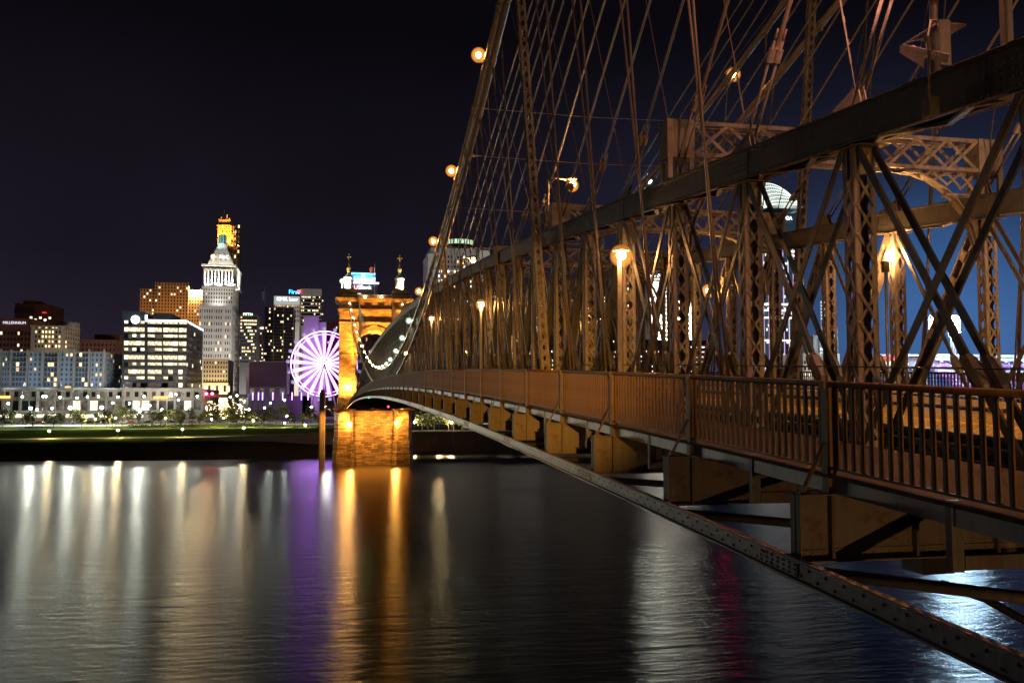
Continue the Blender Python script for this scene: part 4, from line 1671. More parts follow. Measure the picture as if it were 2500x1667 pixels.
ma_.inputs[1].default_value = .5
l_.new(no2.outputs[0], ma_.inputs[0])
l_.new(no_.outputs[0], ma_.inputs[2])
bp_ = n_.new('ShaderNodeBump')
bp_.inputs['Strength'].default_value = .6
bp_.inputs['Distance'].default_value = .38
l_.new(ma_.outputs[0], bp_.inputs['Height'])
l_.new(bp_.outputs[0], gl_.inputs['Normal'])
tg_ = n_.new('ShaderNodeCombineXYZ')
tg_.inputs[0].default_value = 1
tg_.inputs[1].default_value = -.1
l_.new(tg_.outputs[0], gl_.inputs['Tangent'])
gl_.inputs['Anisotropy'].default_value = .52
# calmer and rougher patches
n3_ = n_.new('ShaderNodeTexNoise')
n3_.inputs['Scale'].default_value = .02
n3_.inputs['Detail'].default_value = 4
l_.new(g_.outputs['Position'], n3_.inputs['Vector'])
mr_ = n_.new('ShaderNodeMapRange')
mr_.inputs['From Min'].default_value = .35
mr_.inputs['From Max'].default_value = .65
mr_.inputs['To Min'].default_value = .285
mr_.inputs['To Max'].default_value = .32
l_.new(n3_.outputs[0], mr_.inputs[0])
l_.new(mr_.outputs[0], gl_.inputs['Roughness'])
MB().quad((-1600, -120, 0), (2200, -120, 0), (2200, 420, 0), (-1600, 420, 0)).build('river', WATER, kind='structure', label='dark river with long reflections of the city lights')

GRASS, n_, l_, b_ = nt('riverbank_ground')
g_ = n_.new('ShaderNodeNewGeometry')
sp_ = n_.new('ShaderNodeSeparateXYZ')
l_.new(g_.outputs['Position'], sp_.inputs[0])
no_ = n_.new('ShaderNodeTexNoise')
no_.inputs['Scale'].default_value = .12
no_.inputs['Detail'].default_value = 8
l_.new(g_.outputs['Position'], no_.inputs['Vector'])
ad_ = n_.new('ShaderNodeMath')
ad_.operation = 'MULTIPLY_ADD'
l_.new(no_.outputs[0], ad_.inputs[0])
ad_.inputs[1].default_value = 10
l_.new(sp_.outputs[1], ad_.inputs[2])
rp_ = n_.new('ShaderNodeValToRGB')
rp_.color_ramp.interpolation = 'LINEAR'
mr_ = n_.new('ShaderNodeMapRange')
mr_.inputs['From Min'].default_value = 340
mr_.inputs['From Max'].default_value = 540
l_.new(ad_.outputs[0], mr_.inputs[0])
els = [(0.0, (.09, .065, .04)), (.13, (.12, .085, .05)), (.17, (.07, .07, .03)), (.20, (.058, .088, .016)), (.66, (.052, .085, .016)), (.70, (.10, .10, .10)), (1, (.09, .09, .09))]
rp_.color_ramp.elements[0].color = (*els[0][1], 1)
rp_.color_ramp.elements[1].color = (*els[-1][1], 1)
for p_, c_ in els[1:-1]:
    e_ = rp_.color_ramp.elements.new(p_)
    e_.color = (*c_, 1)
l_.new(mr_.outputs[0], rp_.inputs[0])
vm_ = n_.new('ShaderNodeVectorMath')
vm_.operation = 'SCALE'
n2_ = n_.new('ShaderNodeTexNoise')
n2_.inputs['Scale'].default_value = .9
n2_.inputs['Detail'].default_value = 6
l_.new(g_.outputs['Position'], n2_.inputs['Vector'])
mr2 = n_.new('ShaderNodeMapRange')
mr2.inputs['To Min'].default_value = .5
mr2.inputs['To Max'].default_value = 1.5
l_.new(n2_.outputs[0], mr2.inputs[0])
l_.new(rp_.outputs[0], vm_.inputs[0])
l_.new(mr2.outputs[0], vm_.inputs['Scale'])
l_.new(vm_.outputs[0], b_.inputs['Base Color'])
b_.inputs['Roughness'].default_value = .95
b_.inputs['Specular IOR Level'].default_value = 0.0


def ground_z(Y, X=0):
    P = [(-1e9, -2), (345, -2), (353, -.1), (358, .4), (366, 3.2), (374, 5.4), (382, 6.0), (410, 7.0), (470, 8.5), (478, 9.4), (520, 10.6), (9e9, 10.8)]
    for (a, za), (b, zb) in zip(P, P[1:]):
        if Y <= b:
            return za + (zb - za) * (Y - a) / (b - a)
    return 10.8


ys = [346, 350, 353, 355, 357, 360, 363, 366, 370, 374, 378, 382, 390, 400, 410, 420, 435, 450, 462, 470, 478, 490, 505, 520, 560, 700, 1000, 1600, 3000, 6000]
xs = [-5000, -2500, -1200] + list(range(-620, 640, 12)) + [1200, 2500, 5000]
mb = MB()
for y in ys:
    for x in xs:
        w = 0
        if y < 480 and abs(x) < 700:
            w = .5 * math.sin(x * .05 + y * .1) * math.sin(y * .11 + x * .017) + (.35 * rnd() if 350 < y < 380 else 0)
        yy = y + (5 * math.sin(x * .021) + 3 * math.sin(x * .053 + 1) if y < 480 else 0)
        mb.v.append((x, yy, ground_z(y) + w * .5))
nx = len(xs)
for j in range(len(ys) - 1):
    for i in range(nx - 1):
        mb.f.append((j * nx + i, j * nx + i + 1, (j + 1) * nx + i + 1, (j + 1) * nx + i))
mb.build('ground', GRASS, kind='structure', label='grassy river bank rising from the water to the city', smooth=True)
PATH = paint('pale_path', (.36, .33, .28), .9, var=.15, scale=.5)
for nm, y0, xa, xb in (('path', 385, -420, 60), ('path', 452, -420, 60), ('promenade', 474, -420, 400)):
    mb = MB()
    n = 40
    w = 1.4 if nm == 'path' else 2.6
    for i in range(n):
        x0_, x1_ = xa + (xb - xa) * i / n, xa + (xb - xa) * (i + 1) / n
        f = lambda x: y0 + (6 * math.sin(x * .013 + y0) if nm == 'path' else 0)
        mb.quad((x0_, f(x0_) - w, ground_z(f(x0_) - w) + .42), (x1_, f(x1_) - w, ground_z(f(x1_) - w) + .42), (x1_, f(x1_) + w, ground_z(f(x1_) + w) + .42), (x0_, f(x0_) + w, ground_z(f(x0_) + w) + .42))
    mb.build(nm, PATH, kind='structure')

# retaining walls right of the pier and a low one left of it
rw = thing('retaining_wall', 'long concrete retaining wall on the bank right of the stone pier', 'wall', (120, 347, 4))
zw = H - 12.6
for i in range(24):
    x = 22 + i * 8.4
    mb = MB()
    mb.box(x + .03, x + 8.37, 346, 347.2, 2.0, zw)
    mb.build('wall_panel', CONC, rw)
mb = MB()
mb.box(22, 224, 345.8, 347.5, zw + .01, zw + .35)
mb.build('coping', CONC, rw)
mb = MB()
mb.box(22, 224, 347.3, 372, zw - .8, zw + .05)
mb.build('terrace', PATH, kind='structure')
rw = thing('retaining_wall', 'low sloping wall along the bank left of the stone pier', 'wall', (-25, 372, 4))
for i in range(9):
    x = -62 + i * 8.3
    mb = MB()
    mb.prism([(x + .03, 3.4), (x + 8.27, 3.4), (x + 8.27, 6.7 + .28 * (i + 1)), (x + .03, 6.7 + .28 * i)], 'y', 371, 372)
    mb.build('wall_panel', CONC, rw)

# ------------------------------------------------------------------ buildings
LITW = glow('lit_window_warm', (1, .66, .30), 1.7, False, .75, .35)
LITN = glow('lit_window_neutral', (1, .86, .58), 1.8, False, .65, .35)
LITO = glow('lit_office_window', (1, .84, .55), .95, False, .85, .8)
LITC = glow('lit_window_cool', (.86, .93, 1), 1.5, False, .6, .35)
DIMW = glow('dim_window', (.42, .36, .30), .22, False, .8, .3)
LINE = glow('white_roof_light_line', (.82, .86, 1), 3.0, False)
SIGNW = glow('white_sign', (.93, .95, 1), 3.2, False)
DGL, n_, l_, b_ = nt('dark_window_glass')
b_.inputs['Base Color'].default_value = (.012, .015, .02, 1)
b_.inputs['Roughness'].default_value = .12
BGL, n_, l_, b_ = nt('blue_dark_glass')
b_.inputs['Base Color'].default_value = (.06, .085, .12, 1)
b_.inputs['Roughness'].default_value = .15
W = {
    'grey': paint('grey_stone_wall', (.36, .34, .33), .85, var=.12, scale=.1),
    'white': paint('white_terracotta_wall', (.58, .56, .53), .8, var=.12, scale=.1),
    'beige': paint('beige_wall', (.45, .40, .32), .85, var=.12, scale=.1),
    'brick': paint('dark_red_brick_wall', (.16, .065, .05), .9, var=.2, scale=.2),
    'brown': paint('brown_brick_wall', (.36, .23, .12), .85, var=.15, scale=.1),
    'blue': paint('blue_grey_panel', (.17, .23, .30), .6, var=.12, scale=.2),
    'dark': paint('dark_curtain_wall', (.05, .05, .055), .4, var=.2, scale=.2),
    'conc': paint('pale_podium_concrete', (.22, .215, .20), .85, var=.15, scale=.15),
    'purple': paint('dark_purple_panel', (.10, .06, .10), .5, var=.15, scale=.1),
    'teal': paint('verdigris_copper', (.16, .34, .33), .7, var=.2, scale=.4),
}


class Bld:
    def __init__(s, name, lab, px0, px1, pyt, Y, D, wall, zb=10.0, cat='building', group=None, parent=None, part='wall'):
        s.x0, s.x1 = at_y(px0, pyt + 15, Y).x, at_y(px1, pyt + 15, Y).x
        s.y0, s.y1, s.zb = Y, Y + D, zb
        s.zt = at_y((px0 + px1) / 2, pyt, Y).z
        s.root = parent or thing(name, lab, cat, ((s.x0 + s.x1) / 2, (s.y0 + s.y1) / 2, zb), group)
        MB().box(s.x0, s.x1, s.y0, s.y1, s.zb, s.zt).build(part, W[wall] if isinstance(wall, str) else wall, s.root)
        s.pan = {}

    def zz(s, py):
        return at_y(803, py, s.y0).z

    def pane(s, face, u0, u1, z0, z1, m, off=.06):
        mb = s.pan.setdefault(m, MB())
        if face == 'S':
            y = s.y0 - off
            mb.quad((u0, y, z0), (u1, y, z0), (u1, y, z1), (u0, y, z1))
        elif face == 'E':
            x = s.x1 + off
            mb.quad((x, u0, z0), (x, u1, z0), (x, u1, z1), (x, u0, z1))
        else:
            x = s.x0 - off
            mb.quad((x, u1, z0), (x, u0, z0), (x, u0, z1), (x, u1, z1))

    def grid(s, face, cols, rows, z0, z1, fw=.55, fh=.6, lit=.15, m=None, pick=None, mx=.0, dark=None, u=None, rowlit=None):
        """windows set between real piers and sills that stand proud of them"""
        m = m or [LITW]
        a, b = (s.x0, s.x1) if face == 'S' else (s.y0, s.y1)
        if u:
            a, b = u
        a, b = a + mx, b - mx
        cw, rh = (b - a) / cols, (z1 - z0) / rows
        for r in range(rows):
            for c in range(cols):
                u0 = a + cw * (c + .5 - fw / 2)
                w0 = z0 + rh * (r + .5 - fh / 2)
                p = lit if rowlit is None else rowlit[r % len(rowlit)]
                mm = random.choice(m) if rnd() < p else (dark or DGL)
                if pick:
                    mm = pick(r, c) or mm
                s.pane(face, u0, u0 + cw * fw, w0, w0 + rh * fh, mm)
        mb = s.pan.setdefault('frame', MB())
        dpt = .28
        for c in range(cols + 1):
            cu = a + cw * c
            hw = cw * (1 - fw) / 2 * .92
            l, h = max(cu - hw, a), min(cu + hw, b)
            if face == 'S':
                mb.box(l, h, s.y0 - dpt, s.y0 - .01, z0, z1)
            elif face == 'E':
                mb.box(s.x1 + .01, s.x1 + dpt, l, h, z0, z1)
            else:
                mb.box(s.x0 - dpt, s.x0 - .01, l, h, z0, z1)
        for r in range(rows + 1):
            cz = z0 + rh * r
            hh = rh * (1 - fh) / 2 * .8
            l, h = max(cz - hh, z0), min(cz + hh, z1)
            if face == 'S':
                mb.box(a, b, s.y0 - dpt * .6, s.y0 - .012, l, h)
            elif face == 'E':
                mb.box(s.x1 + .012, s.x1 + dpt * .6, a, b, l, h)
            else:
                mb.box(s.x0 - dpt * .6, s.x0 - .012, a, b, l, h)

    def done(s, wall):
        for m, mb in s.pan.items():
            if not mb.v:
                continue
            if m == 'frame':
                mb.build('window_frames', W[wall] if isinstance(wall, str) else wall, s.root, kind='stuff')
            else:
                mb.build('window_panes', m, s.root, kind='stuff')
        return s

    def slab(s, name, px0, px1, py0, py1, m, dy=-.3, d=.3):
        """a block on the front of the building, by its outline"""
        a, b = at_y(px0, py1, s.y0), at_y(px1, py0, s.y0)
        a.x, b.x = at_y(px0, (py0 + py1) / 2, s.y0).x, at_y(px1, (py0 + py1) / 2, s.y0).x
        return MB().box(a.x, b.x, s.y0 + dy, s.y0 + dy + d, a.z, b.z).build(name, W[m] if isinstance(m, str) else m, s.root)


def text(s, body, px, py, Y, hpx, m, name='sign_letters', parent=None, ext=.1, wpx=None):
    cu = bpy.data.curves.new(name, 'FONT')
    cu.body = body
    cu.align_x = 'CENTER'
    cu.align_y = 'CENTER'
    q = at_y(px, py, Y)
    cu.size = hpx / FPX * (Y * _c + q.x * _s) * 1.38
    cu.extrude = ext
    tmp = bpy.data.objects.new('letters', cu)
    col.objects.link(tmp)
    dg = bpy.context.evaluated_depsgraph_get()
    me = bpy.data.meshes.new_from_object(tmp.evaluated_get(dg))
    bpy.data.objects.remove(tmp)
    me.materials.clear()
    me.materials.append(m)
    o = link(name, me, q, parent or s.root)
    o.rotation_euler = (math.pi / 2, 0, 0)
    return o


# --- far left: dark red hotel with a white sign, office block behind it
b = Bld('hotel', 'dark red brick hotel at the left edge with a white lit sign along its top', -60, 76, 776, 720, 40, 'brick')
b.grid('S', 16, 14, 12, b.zt - 9, .5, .5, .10, [LITW, LITN])
text(b, 'MILLENNIUM', 35, 788, 719.2, 6.5, glow('dim_white_sign', (.85, .88, 1), 1.0, False))
b.done('brick')
b = Bld('office_block', 'dark office block with a dark band and small red light, behind the red brick hotel', 36, 118, 741, 900, 50, 'brick')
b.slab('dark_band', 35, 84, 752, 764, 'dark')
q = at_y(108, 763, 899)
MB().box(q.x - 1.8, q.x + 1.8, 898.8, 899.4, q.z - .45, q.z + .45).build('red_light', glow('dim_red_light', (1, .04, .05), 1.0, False), b.root)
MB().box(q.x - 20, q.x - 8, 905, 930, b.zt, b.zt + 3.5).build('roof_box', W['brick'], b.root)
for i in range(5):
    b.pane('S', b.x0 + 13 + i * 4, b.x0 + 15 + i * 4, b.zt - 14 - 2 * (i % 2), b.zt - 12 - 2 * (i % 2), LITN)
b.grid('S', 14, 10, 30, b.zt - 18, .5, .5, .08)
b.done('brick')
b = Bld('office_building', 'pale beige square office building with rows of small warm windows above the long apartment block', 76, 158, 797, 640, 36, 'beige')
pk = [[0, 0, 0, 0, 0, 0, 0, 0], [0, 1, 1, 1, 0, 1, 0, 1], [0, 1, 1, 1, 1, 1, 0, 1], [1, 1, 1, 1, 1, 1, 0, 0], [0, 0, 0, 0, 0, 0, 0, 0]]
b.grid('S', 8, 5, b.zz(858), b.zz(803), .5, .5, .3, [LITW], pick=lambda r, c: (LITW if pk[r][c] and rnd() < .8 else None), mx=2)
b.grid('E', 6, 5, b.zz(858), b.zz(803), .5, .5, .1)
b.slab('cornice', 75, 158, 795, 798, 'beige', -.8, 1)
MB().box(b.x0 + 12, b.x0 + 24, 650, 662, b.zt, b.zt + 4).build('roof_box', W['grey'], b.root)
for i in range(9):
    MB().box(b.x0 + 2 + i * 2.6, b.x0 + 3.2 + i * 2.6, 645, 646.5, b.zt, b.zt + 1.6 + (i % 3) * .6).build('roof_vent', GALV, b.root)
b.done('beige')
b = Bld('brick_building', 'low dark red brick building between the beige office and the glass office', 188, 284, 829, 680, 40, 'brick')
MB().box(at_y(228, 900, 690).x, b.x1, 690, 716, b.zt, at_y(250, 816, 690).z).build('upper_block', W['brick'], b.root)
b.grid('S', 10, 4, b.zt - 16, b.zt - 2, .4, .5, .02)
b.done('brick')

# --- long apartment block on the podium
b = Bld('apartment_block', 'long blue grey apartment block with pale vertical fins along the river street at the left', -60, 258, 861, 512, 40, 'blue')
litcells = {(1, 7), (2, 7), (3, 7), (0, 8), (5, 8)}
fins = [-50, -18, 2, 27, 67, 105, 143, 182, 218, 254]
for i in range(len(fins) - 1):
    u0, u1 = at_y(fins[i] + 3, 900, 512).x, at_y(fins[i + 1] - 3, 900, 512).x
    glassy = i % 2 == 1
    b.grid('S', 3 if not glassy else 4, 7, b.zz(946), b.zz(866), .42 if not glassy else .8, .55 if not glassy else .72, .0, [LITW, LITN], u=(u0, u1),
           dark=BGL, pick=lambda r, c, i=i: (LITW if rnd() < (.16 if i in (6, 7, 8, 5) else .07) else None))
b.grid('E', 8, 7, b.zz(946), b.zz(866), .4, .55, .04, dark=BGL)
for f in fins:
    b.slab('pale_fin', f - 2.4, f + 2.4, 853, 946, 'conc', -1.2, 1.4)
for i in range(7):
    z = b.zz(946) + i * (b.zz(866) - b.zz(946)) / 7
    for j in range(1, len(fins) - 1, 2):
        u0, u1 = at_y(fins[j] + 4, 900, 512).x, at_y(fins[j + 1] - 4, 900, 512).x
        MB().box(u0, u1, 510.9, 511.7, z, z + .12).build('balcony', W['conc'], b.root)
MB().box(b.x0, b.x1 + .5, 511.2, 552.5, b.zt + .01, b.zt + .8).build('roof_edge', W['conc'], b.root)
b.done('blue')
for i, px in enumerate((20, 105, 190, 262)):  # fill lights added to brighten a facade lit only by city glow
    x = at_y(px, 950, 500).x
    flood((x, 496, b.zz(946) + 1), (x, 512, b.zz(900)), 3600, (.85, .92, 1), 2.5, 'floodlight', '%s added fill light from the left washing the apartment block' % ORD[i], 'added fill lights of the apartment block')
# --- podium with shops
b = Bld('shopping_podium', 'long pale concrete podium with lit shopfronts below the apartment block and glass office', -80, 497, 949, 504, 70, 'conc')
MB().box(b.x0, b.x1, 502.6, 503.9, b.zz(953), b.zz(948)).build('podium_cornice', W['conc'], b.root)
i = 0
px = -70
while px < 490:
    a, c = at_y(px, 960, 504).x, at_y(px + 9, 960, 504).x
    b.pane('S', a, c, b.zz(969), b.zz(957), DGL if i % 3 else DIMW)
    a2, c2 = at_y(px - 4, 980, 504).x, at_y(px + 14, 980, 504).x
    b.pane('S', a2, c2, b.zz(1000), b.zz(978), random.choice([LITN, DIMW, DIMW, DGL, DGL, DIMW]))
    if i % 2 == 0:
        b.slab('podium_pier', px - 9, px - 3, 950, 1014, 'conc', -1.0, 1.0)
    px += 21
    i += 1
AWN = glow('orange_sign_antenna_glow', (1, .42, .10), 2.2, False)
b.slab('orange_sign', -10, 27, 966, 972, AWN, -1.6, .5)
b.slab('orange_sign', 376, 412, 967, 973, AWN, -1.6, .5)
b.slab('orange_sign', 161, 174, 943, 946, AWN, -1.6, .5)
# bright open parking level at street height
for a, c in ((-60, 60), (70, 150), (160, 178), (200, 262), (300, 350)):
    b.slab('lit_parking_level', a, c, 1011, 1019, LITN, -1.2, .3)
b.slab('canopy', -60, 360, 1005, 1008, 'conc', -6, 5)
b.done('conc')

# --- glass office with bright floors
b = Bld('glass_office', 'glass office block with bright lit floors and a white disc on its roof box', 300, 456, 783, 520, 63, BGL)
rows = [795.5, 811, 827, 843, 859, 876, 893, 909.5, 925.5, 941]
MULL = W['dark']
for r, py in enumerate(rows):
    z0, z1 = b.zz(py + 5.0), b.zz(py - 4.6)
    full = [.95, 1, .9, 1, .95, 1, .85, .45, .45, .5][r]
    for (a, c, n) in ((303, 353, 5), (360.5, 395.5, 2), (398.5, 434, 3), (435.5, 456, 2)):
        for i in range(n):
            p0 = a + (c - a) * i / n + .35
            p1 = a + (c - a) * (i + 1) / n - .35
            lit = rnd() < full and not (r in (0, 2, 4, 6) and a == 303 and i % 2)
            m = (LITO if rnd() < .7 else LITN) if lit else (DIMW if rnd() < .6 else DGL)
            x0_, x1_ = at_y(p0, py, 520).x, at_y(p1, py, 520).x
            zz0 = z0 if (r % 2 or not lit) else z0 + (z1 - z0) * .35
            mbw = MB()
            mbw.box(x0_, x1_, 519.7, 519.95, zz0, z1)
            mbw.build('window', m, b.root)
    z = b.zz(py + 8.2)
    MB().box(b.x0 - .1, b.x1 + .4, 519.2, 519.99, z - .35, z + .35).build('floor_band', MULL, b.root)
    MB().box(b.x1 + .01, b.x1 + .35, 520, 583, z - .35, z + .35).build('floor_band', MULL, b.root)
for px in (301.5, 356.5, 397, 434.8, 455.5):
    b.slab('mullion', px - .9, px + .9, 786, 948, MULL, -.95, .9)
b.grid('E', 12, 10, b.zz(948), b.zz(788), .85, .5, .22, [LITN, DIMW, DIMW], dark=BGL)
b.slab('roof_light_line', 355, 456.5, 782, 785, LINE, -.9, .5)
MB().box(b.x1 + .1, b.x1 + .6, 519.2, 583, b.zt - .55, b.zt + .15).build('roof_light_line', LINE, b.root)
MB().box(b.x0 - .2, at_y(356, 775, 520).x, 519, 540, b.zz(790), b.zz(769)).build('roof_box', BGL, b.root)
b.slab('roof_panel', 355, 361, 769, 781, LINE, -1.2, .3)
q = at_y(330.5, 780, 518.6)
MB().prism([(q.x + 2.25 * math.cos(a * math.pi / 12), q.z + 2.25 * math.sin(a * math.pi / 12)) for a in range(24)], 'y', 518.4, 518.95).build('white_disc', SIGNW, b.root)
MB().box(at_y(374, 770, 530).x, at_y(420, 770, 530).x, 530, 560, b.zt, b.zz(768)).build('plant_room', W['conc'], b.root)
b.done(MULL)

# --- brown hotel behind
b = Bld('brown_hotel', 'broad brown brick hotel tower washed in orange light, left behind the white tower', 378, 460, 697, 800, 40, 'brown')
b.grid('S', 11, 12, b.zz(792), b.zz(700), .45, .55, .08, [LITW, LITN])
b.done('brown')
for a, c in ((342, 377.5), (460.5, 494)):
    b2 = Bld(None, None, a, c, 712, 803, 36, 'brown', parent=b.root, part='side_wing')
    b2.grid('S', 5, 10, b2.zz(792), b2.zz(715), .45, .55, .12, [LITW, LITN])
    b2.done('brown')
for px in (473, 489):
    q = at_y(px, 713.5, 801)
    MB().ball(q, .7, 8, 6).build('roof_lamp', LAMP_P, b.root)
flood((at_y(420, 700, 740).x, 740, 62), (at_y(430, 700, 800).x, 800, 74), 160000, (1, .48, .12), 1.5, 'floodlight', 'orange floodlight washing the brown hotel', None)
flood((at_y(485, 700, 760).x, 770, 64), (at_y(475, 700, 803).x, 803, 84), 6500, (1, .48, .12), 1.5, 'floodlight', 'orange floodlight at the right wing of the brown hotel', None)

# --- white central tower
Yc = 700
ct = Bld('white_tower', 'tall white stepped tower with a lit colonnade, pyramid roof and green lantern', 486, 566, 749, Yc, 62, 'white')
pkk = lambda r, c: None
ct.grid('S', 14, 13, ct.zz(955), ct.zz(757), .42, .5, .10, [LITW, LITN])
ct.grid('E', 10, 13, ct.zz(955), ct.zz(757), .42, .5, .05)
ct.slab('cornice', 484, 567, 748, 751, 'white', -1.2, 1.2)
for px in (494, 520, 545, 563):
    ct.slab('corner_pier', px - 1.5, px + 1.5, 757, 955, 'white', -.9, .8)
ct.done('white')
cu = Bld(None, None, 496, 570, 655, Yc + 6, 46, 'white', zb=ct.zt, parent=ct.root, part='upper_shaft')
cu.grid('S', 12, 4, cu.zz(747), cu.zz(708), .42, .55, .06, [LITW])
cu.grid('E', 8, 4, cu.zz(747), cu.zz(708), .42, .55, .03)
for i in range(9):
    px = 499 + i * 8.4
    cu.slab('colonnade_column', px, px + 3.4, 659, 700, WHITEST, -1.6, 1.5)
    if i < 8:
        cu.slab('colonnade_opening', px + 3.6, px + 8.2, 662, 692, DGL, -.1, .08)
for i in range(6):
    x = cu.x1
    yy = cu.y0 + 3 + i * 7.6
    MB().box(x, x + 1.4, yy, yy + 2.6, cu.zz(700), cu.zz(659)).build('colonnade_column', WHITEST, cu.root)
cu.slab('ledge', 494, 572, 700, 704, WHITEST, -2.4, 2.4)
MB().box(cu.x1, cu.x1 + 2, cu.y0 - 2.4, cu.y1, cu.zz(704), cu.zz(700)).build('ledge', WHITEST, ct.root)
MB().box(cu.x0 - 1.4, cu.x1 + 1.8, cu.y0 - 2.2, cu.y1 + 1, cu.zz(658), cu.zz(654)).build('main_cornice', WHITEST, ct.root)
cu.done('white')
# pyramid roof
xm = (cu.x0 + cu.x1) / 2
ym = (cu.y0 + cu.y1) / 2
zz_ = cu.zz
mb = MB()
hb, ht = (cu.x1 - cu.x0) / 2 * .92, (cu.x1 - cu.x0) / 2 * .26
mb.lathe([(hb * 1.414, zz_(653)), (hb * 1.35, zz_(646)), (ht * 1.414, zz_(597)), (ht * 1.30, zz_(596))], (xm, ym, 0), 4)
mb.build('pyramid_roof', WHITEST, ct.root)
for r in range(3):
    for c in range(5 - r):
        f = (r + .8) / 4
        hwx = hb * 1.35 / 1.414 + (ht - hb * 1.35 / 1.414) * f
        x = xm + (c - (4 - r) / 2) * 3.6
        y = ym - hwx - .35
        z = zz_(646) + (zz_(597) - zz_(646)) * f
        MB().box(x - .7, x + .7, y - .5, y + 1.6, z - 1, z + 1.4).build('dormer', W['grey'], ct.root)
q = at_y(527 + 2, 627, ym - hb * .75)
sg = MB()
sg.ball((q.x - 2.6, q.y - 1, q.z), 1.7, 10, 6)
sg.build('round_logo', glow('orange_white_logo', (1, .62, .42), 2.6, False), ct.root)
text(None, 'PNC', 547, 627.5, ym - hb * .78 - 1, 8, SIGNW, parent=ct.root)
mb = MB()
mb.lathe([(ht * 1.35, zz_(596)), (ht * 1.35, zz_(592))], (xm, ym, 0), 8)
mb.build('lantern_base', WHITEST, ct.root)
for k in range(8):
    a = (k + .5) * math.pi / 4
    x, y = xm + ht * .95 * math.cos(a), ym + ht * .95 * math.sin(a)
    MB().tube((x, y, zz_(592)), (x, y, zz_(575)), .55, 6).build('lantern_column', W['teal'], ct.root)
MB().lathe([(ht * .6, zz_(592)), (ht * .6, zz_(575))], (xm, ym, 0), 8).build('lantern_core', W['teal'], ct.root)
MB().lathe([(ht * 1.15, zz_(575)), (ht * 1.15, zz_(572.5)), (ht * .7, zz_(570.5)), (.3, zz_(569))], (xm, ym, 0), 8).build('lantern_roof', W['teal'], ct.root)
WF = (1, .93, .78)
for i, px in enumerate((505, 533, 561)):
    x = at_y(px, 700, Yc).x
    flood((x, cu.y0 - 5.5, zz_(707)), (x, cu.y0 - .2, zz_(672)), 17000, WF, 2.3, 'floodlight', '%s floodlight under the colonnade of the white tower' % ('left', 'middle', 'right')[i], 'floodlights under the colonnade')
flood((cu.x1 + 6, cu.y0 + 20, zz_(707)), (cu.x1, cu.y0 + 22, zz_(675)), 30000, WF, 2.3, 'floodlight', 'floodlight on the right flank of the white tower', None)
flood((xm, cu.y0 - 2.5, zz_(650)), (xm, ym - 6, zz_(622)), 5000, WF, 2.4, 'floodlight', 'floodlight at the foot of the pyramid roof', None)
flood((xm - 11, cu.y0 - 2.5, zz_(651)), (xm - 8, ym - 9, zz_(630)), 7000, WF, 2.2, 'floodlight', 'floodlight at the left foot of the pyramid roof', None)
flood((xm + 11, cu.y0 - 2.5, zz_(651)), (xm + 8, ym - 9, zz_(630)), 7000, WF, 2.2, 'floodlight', 'floodlight at the right foot of the pyramid roof', None)
flood((xm - 5, ym - 13, zz_(600)), (xm, ym, zz_(580)), 6000, (.6, .95, 1), 1.6, 'floodlight', 'cool floodlight on the green lantern', None)
flood((at_y(500, 900, 640).x, 640, 14), (at_y(520, 860, Yc).x, Yc, 50), 62000, (1, .95, .88), 1.5, 'floodlight', 'added fill light on the left half of the white tower shaft', 'added fill lights of the white tower')  # three fill lights added in place of general city light
flood((at_y(575, 900, 640).x, 640, 14), (at_y(550, 860, Yc).x, Yc, 52), 62000, (1, .95, .88), 1.5, 'floodlight', 'added fill light on the right half of the white tower shaft', 'added fill lights of the white tower')
flood((at_y(610, 900, 700).x + 8, 705, 14), (ct.x1, Yc + 25, 55), 36000, (1, .95, .88), 1.6, 'floodlight', 'added fill light on the side of the white tower shaft', None)
flood((xm, cu.y0 - 9.0, cu.zz(752)), (xm, cu.y0, cu.zz(715)), 5000, (1, .95, .88), 2.9, 'floodlight', 'floodlight on the setback of the white tower', None)
# --- orange art deco tower behind
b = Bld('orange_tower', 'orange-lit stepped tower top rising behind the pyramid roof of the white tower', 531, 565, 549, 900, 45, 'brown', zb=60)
MB().box(at_y(533.5, 545, 903).x, at_y(562, 545, 903).x, 903, 940, b.zt, b.zz(543.5)).build('crown_block', W['brown'], b.root)
MB().box(at_y(538, 545, 906).x, at_y(556, 545, 906).x, 906, 936, b.zz(543.5), b.zz(539.5)).build('crown_block', W['brown'], b.root)
for a, c, t_, d_ in ((565.5, 571, 551, 4), (571.3, 576, 566, 7), (576.3, 580, 603, 10)):
    p0 = at_y(a, t_ + 10, 900 + d_).x
    p1 = at_y(c, t_ + 10, 900 + d_).x
    MB().box(p0, p1, 900 + d_, 945, 60, at_y(570, t_, 900 + d_).z).build('stepped_wing', W['brown'], b.root)
for r in range(7):
    for c in range(6):
        x = b.x0 + 4 + c * 3.0
        z = b.zz(558 + r * 12)
        b.pane('S', x, x + 1.4, z - 2.6, z, DGL if (r + c) % 5 else LITW)
for py, e_ in ((551, .5), (561, .4), (572, .4)):
    b.slab('deco_band', 530.5, 565.5, py - 1, py + 1, 'brown', -e_, e_)
for px in (533, 541, 549, 557, 563):
    b.slab('deco_pier', px - .9, px + .9, 550, 640, 'brown', -.8, .7)
b.done('brown')
q0 = at_y(547, 540, 915)
for dx, t_, r_ in ((0, 512, .45), (-2.6, 530, .18), (2.8, 524, .22), (5.0, 532, .14)):
    MB().tube((q0.x + dx, 915, q0.z - 1), (q0.x + dx, 915, at_y(547, t_, 915).z), r_, 6).build('antenna', AWN if dx else W['brown'], b.root)  # side antennas glow: their orange light is put into the material
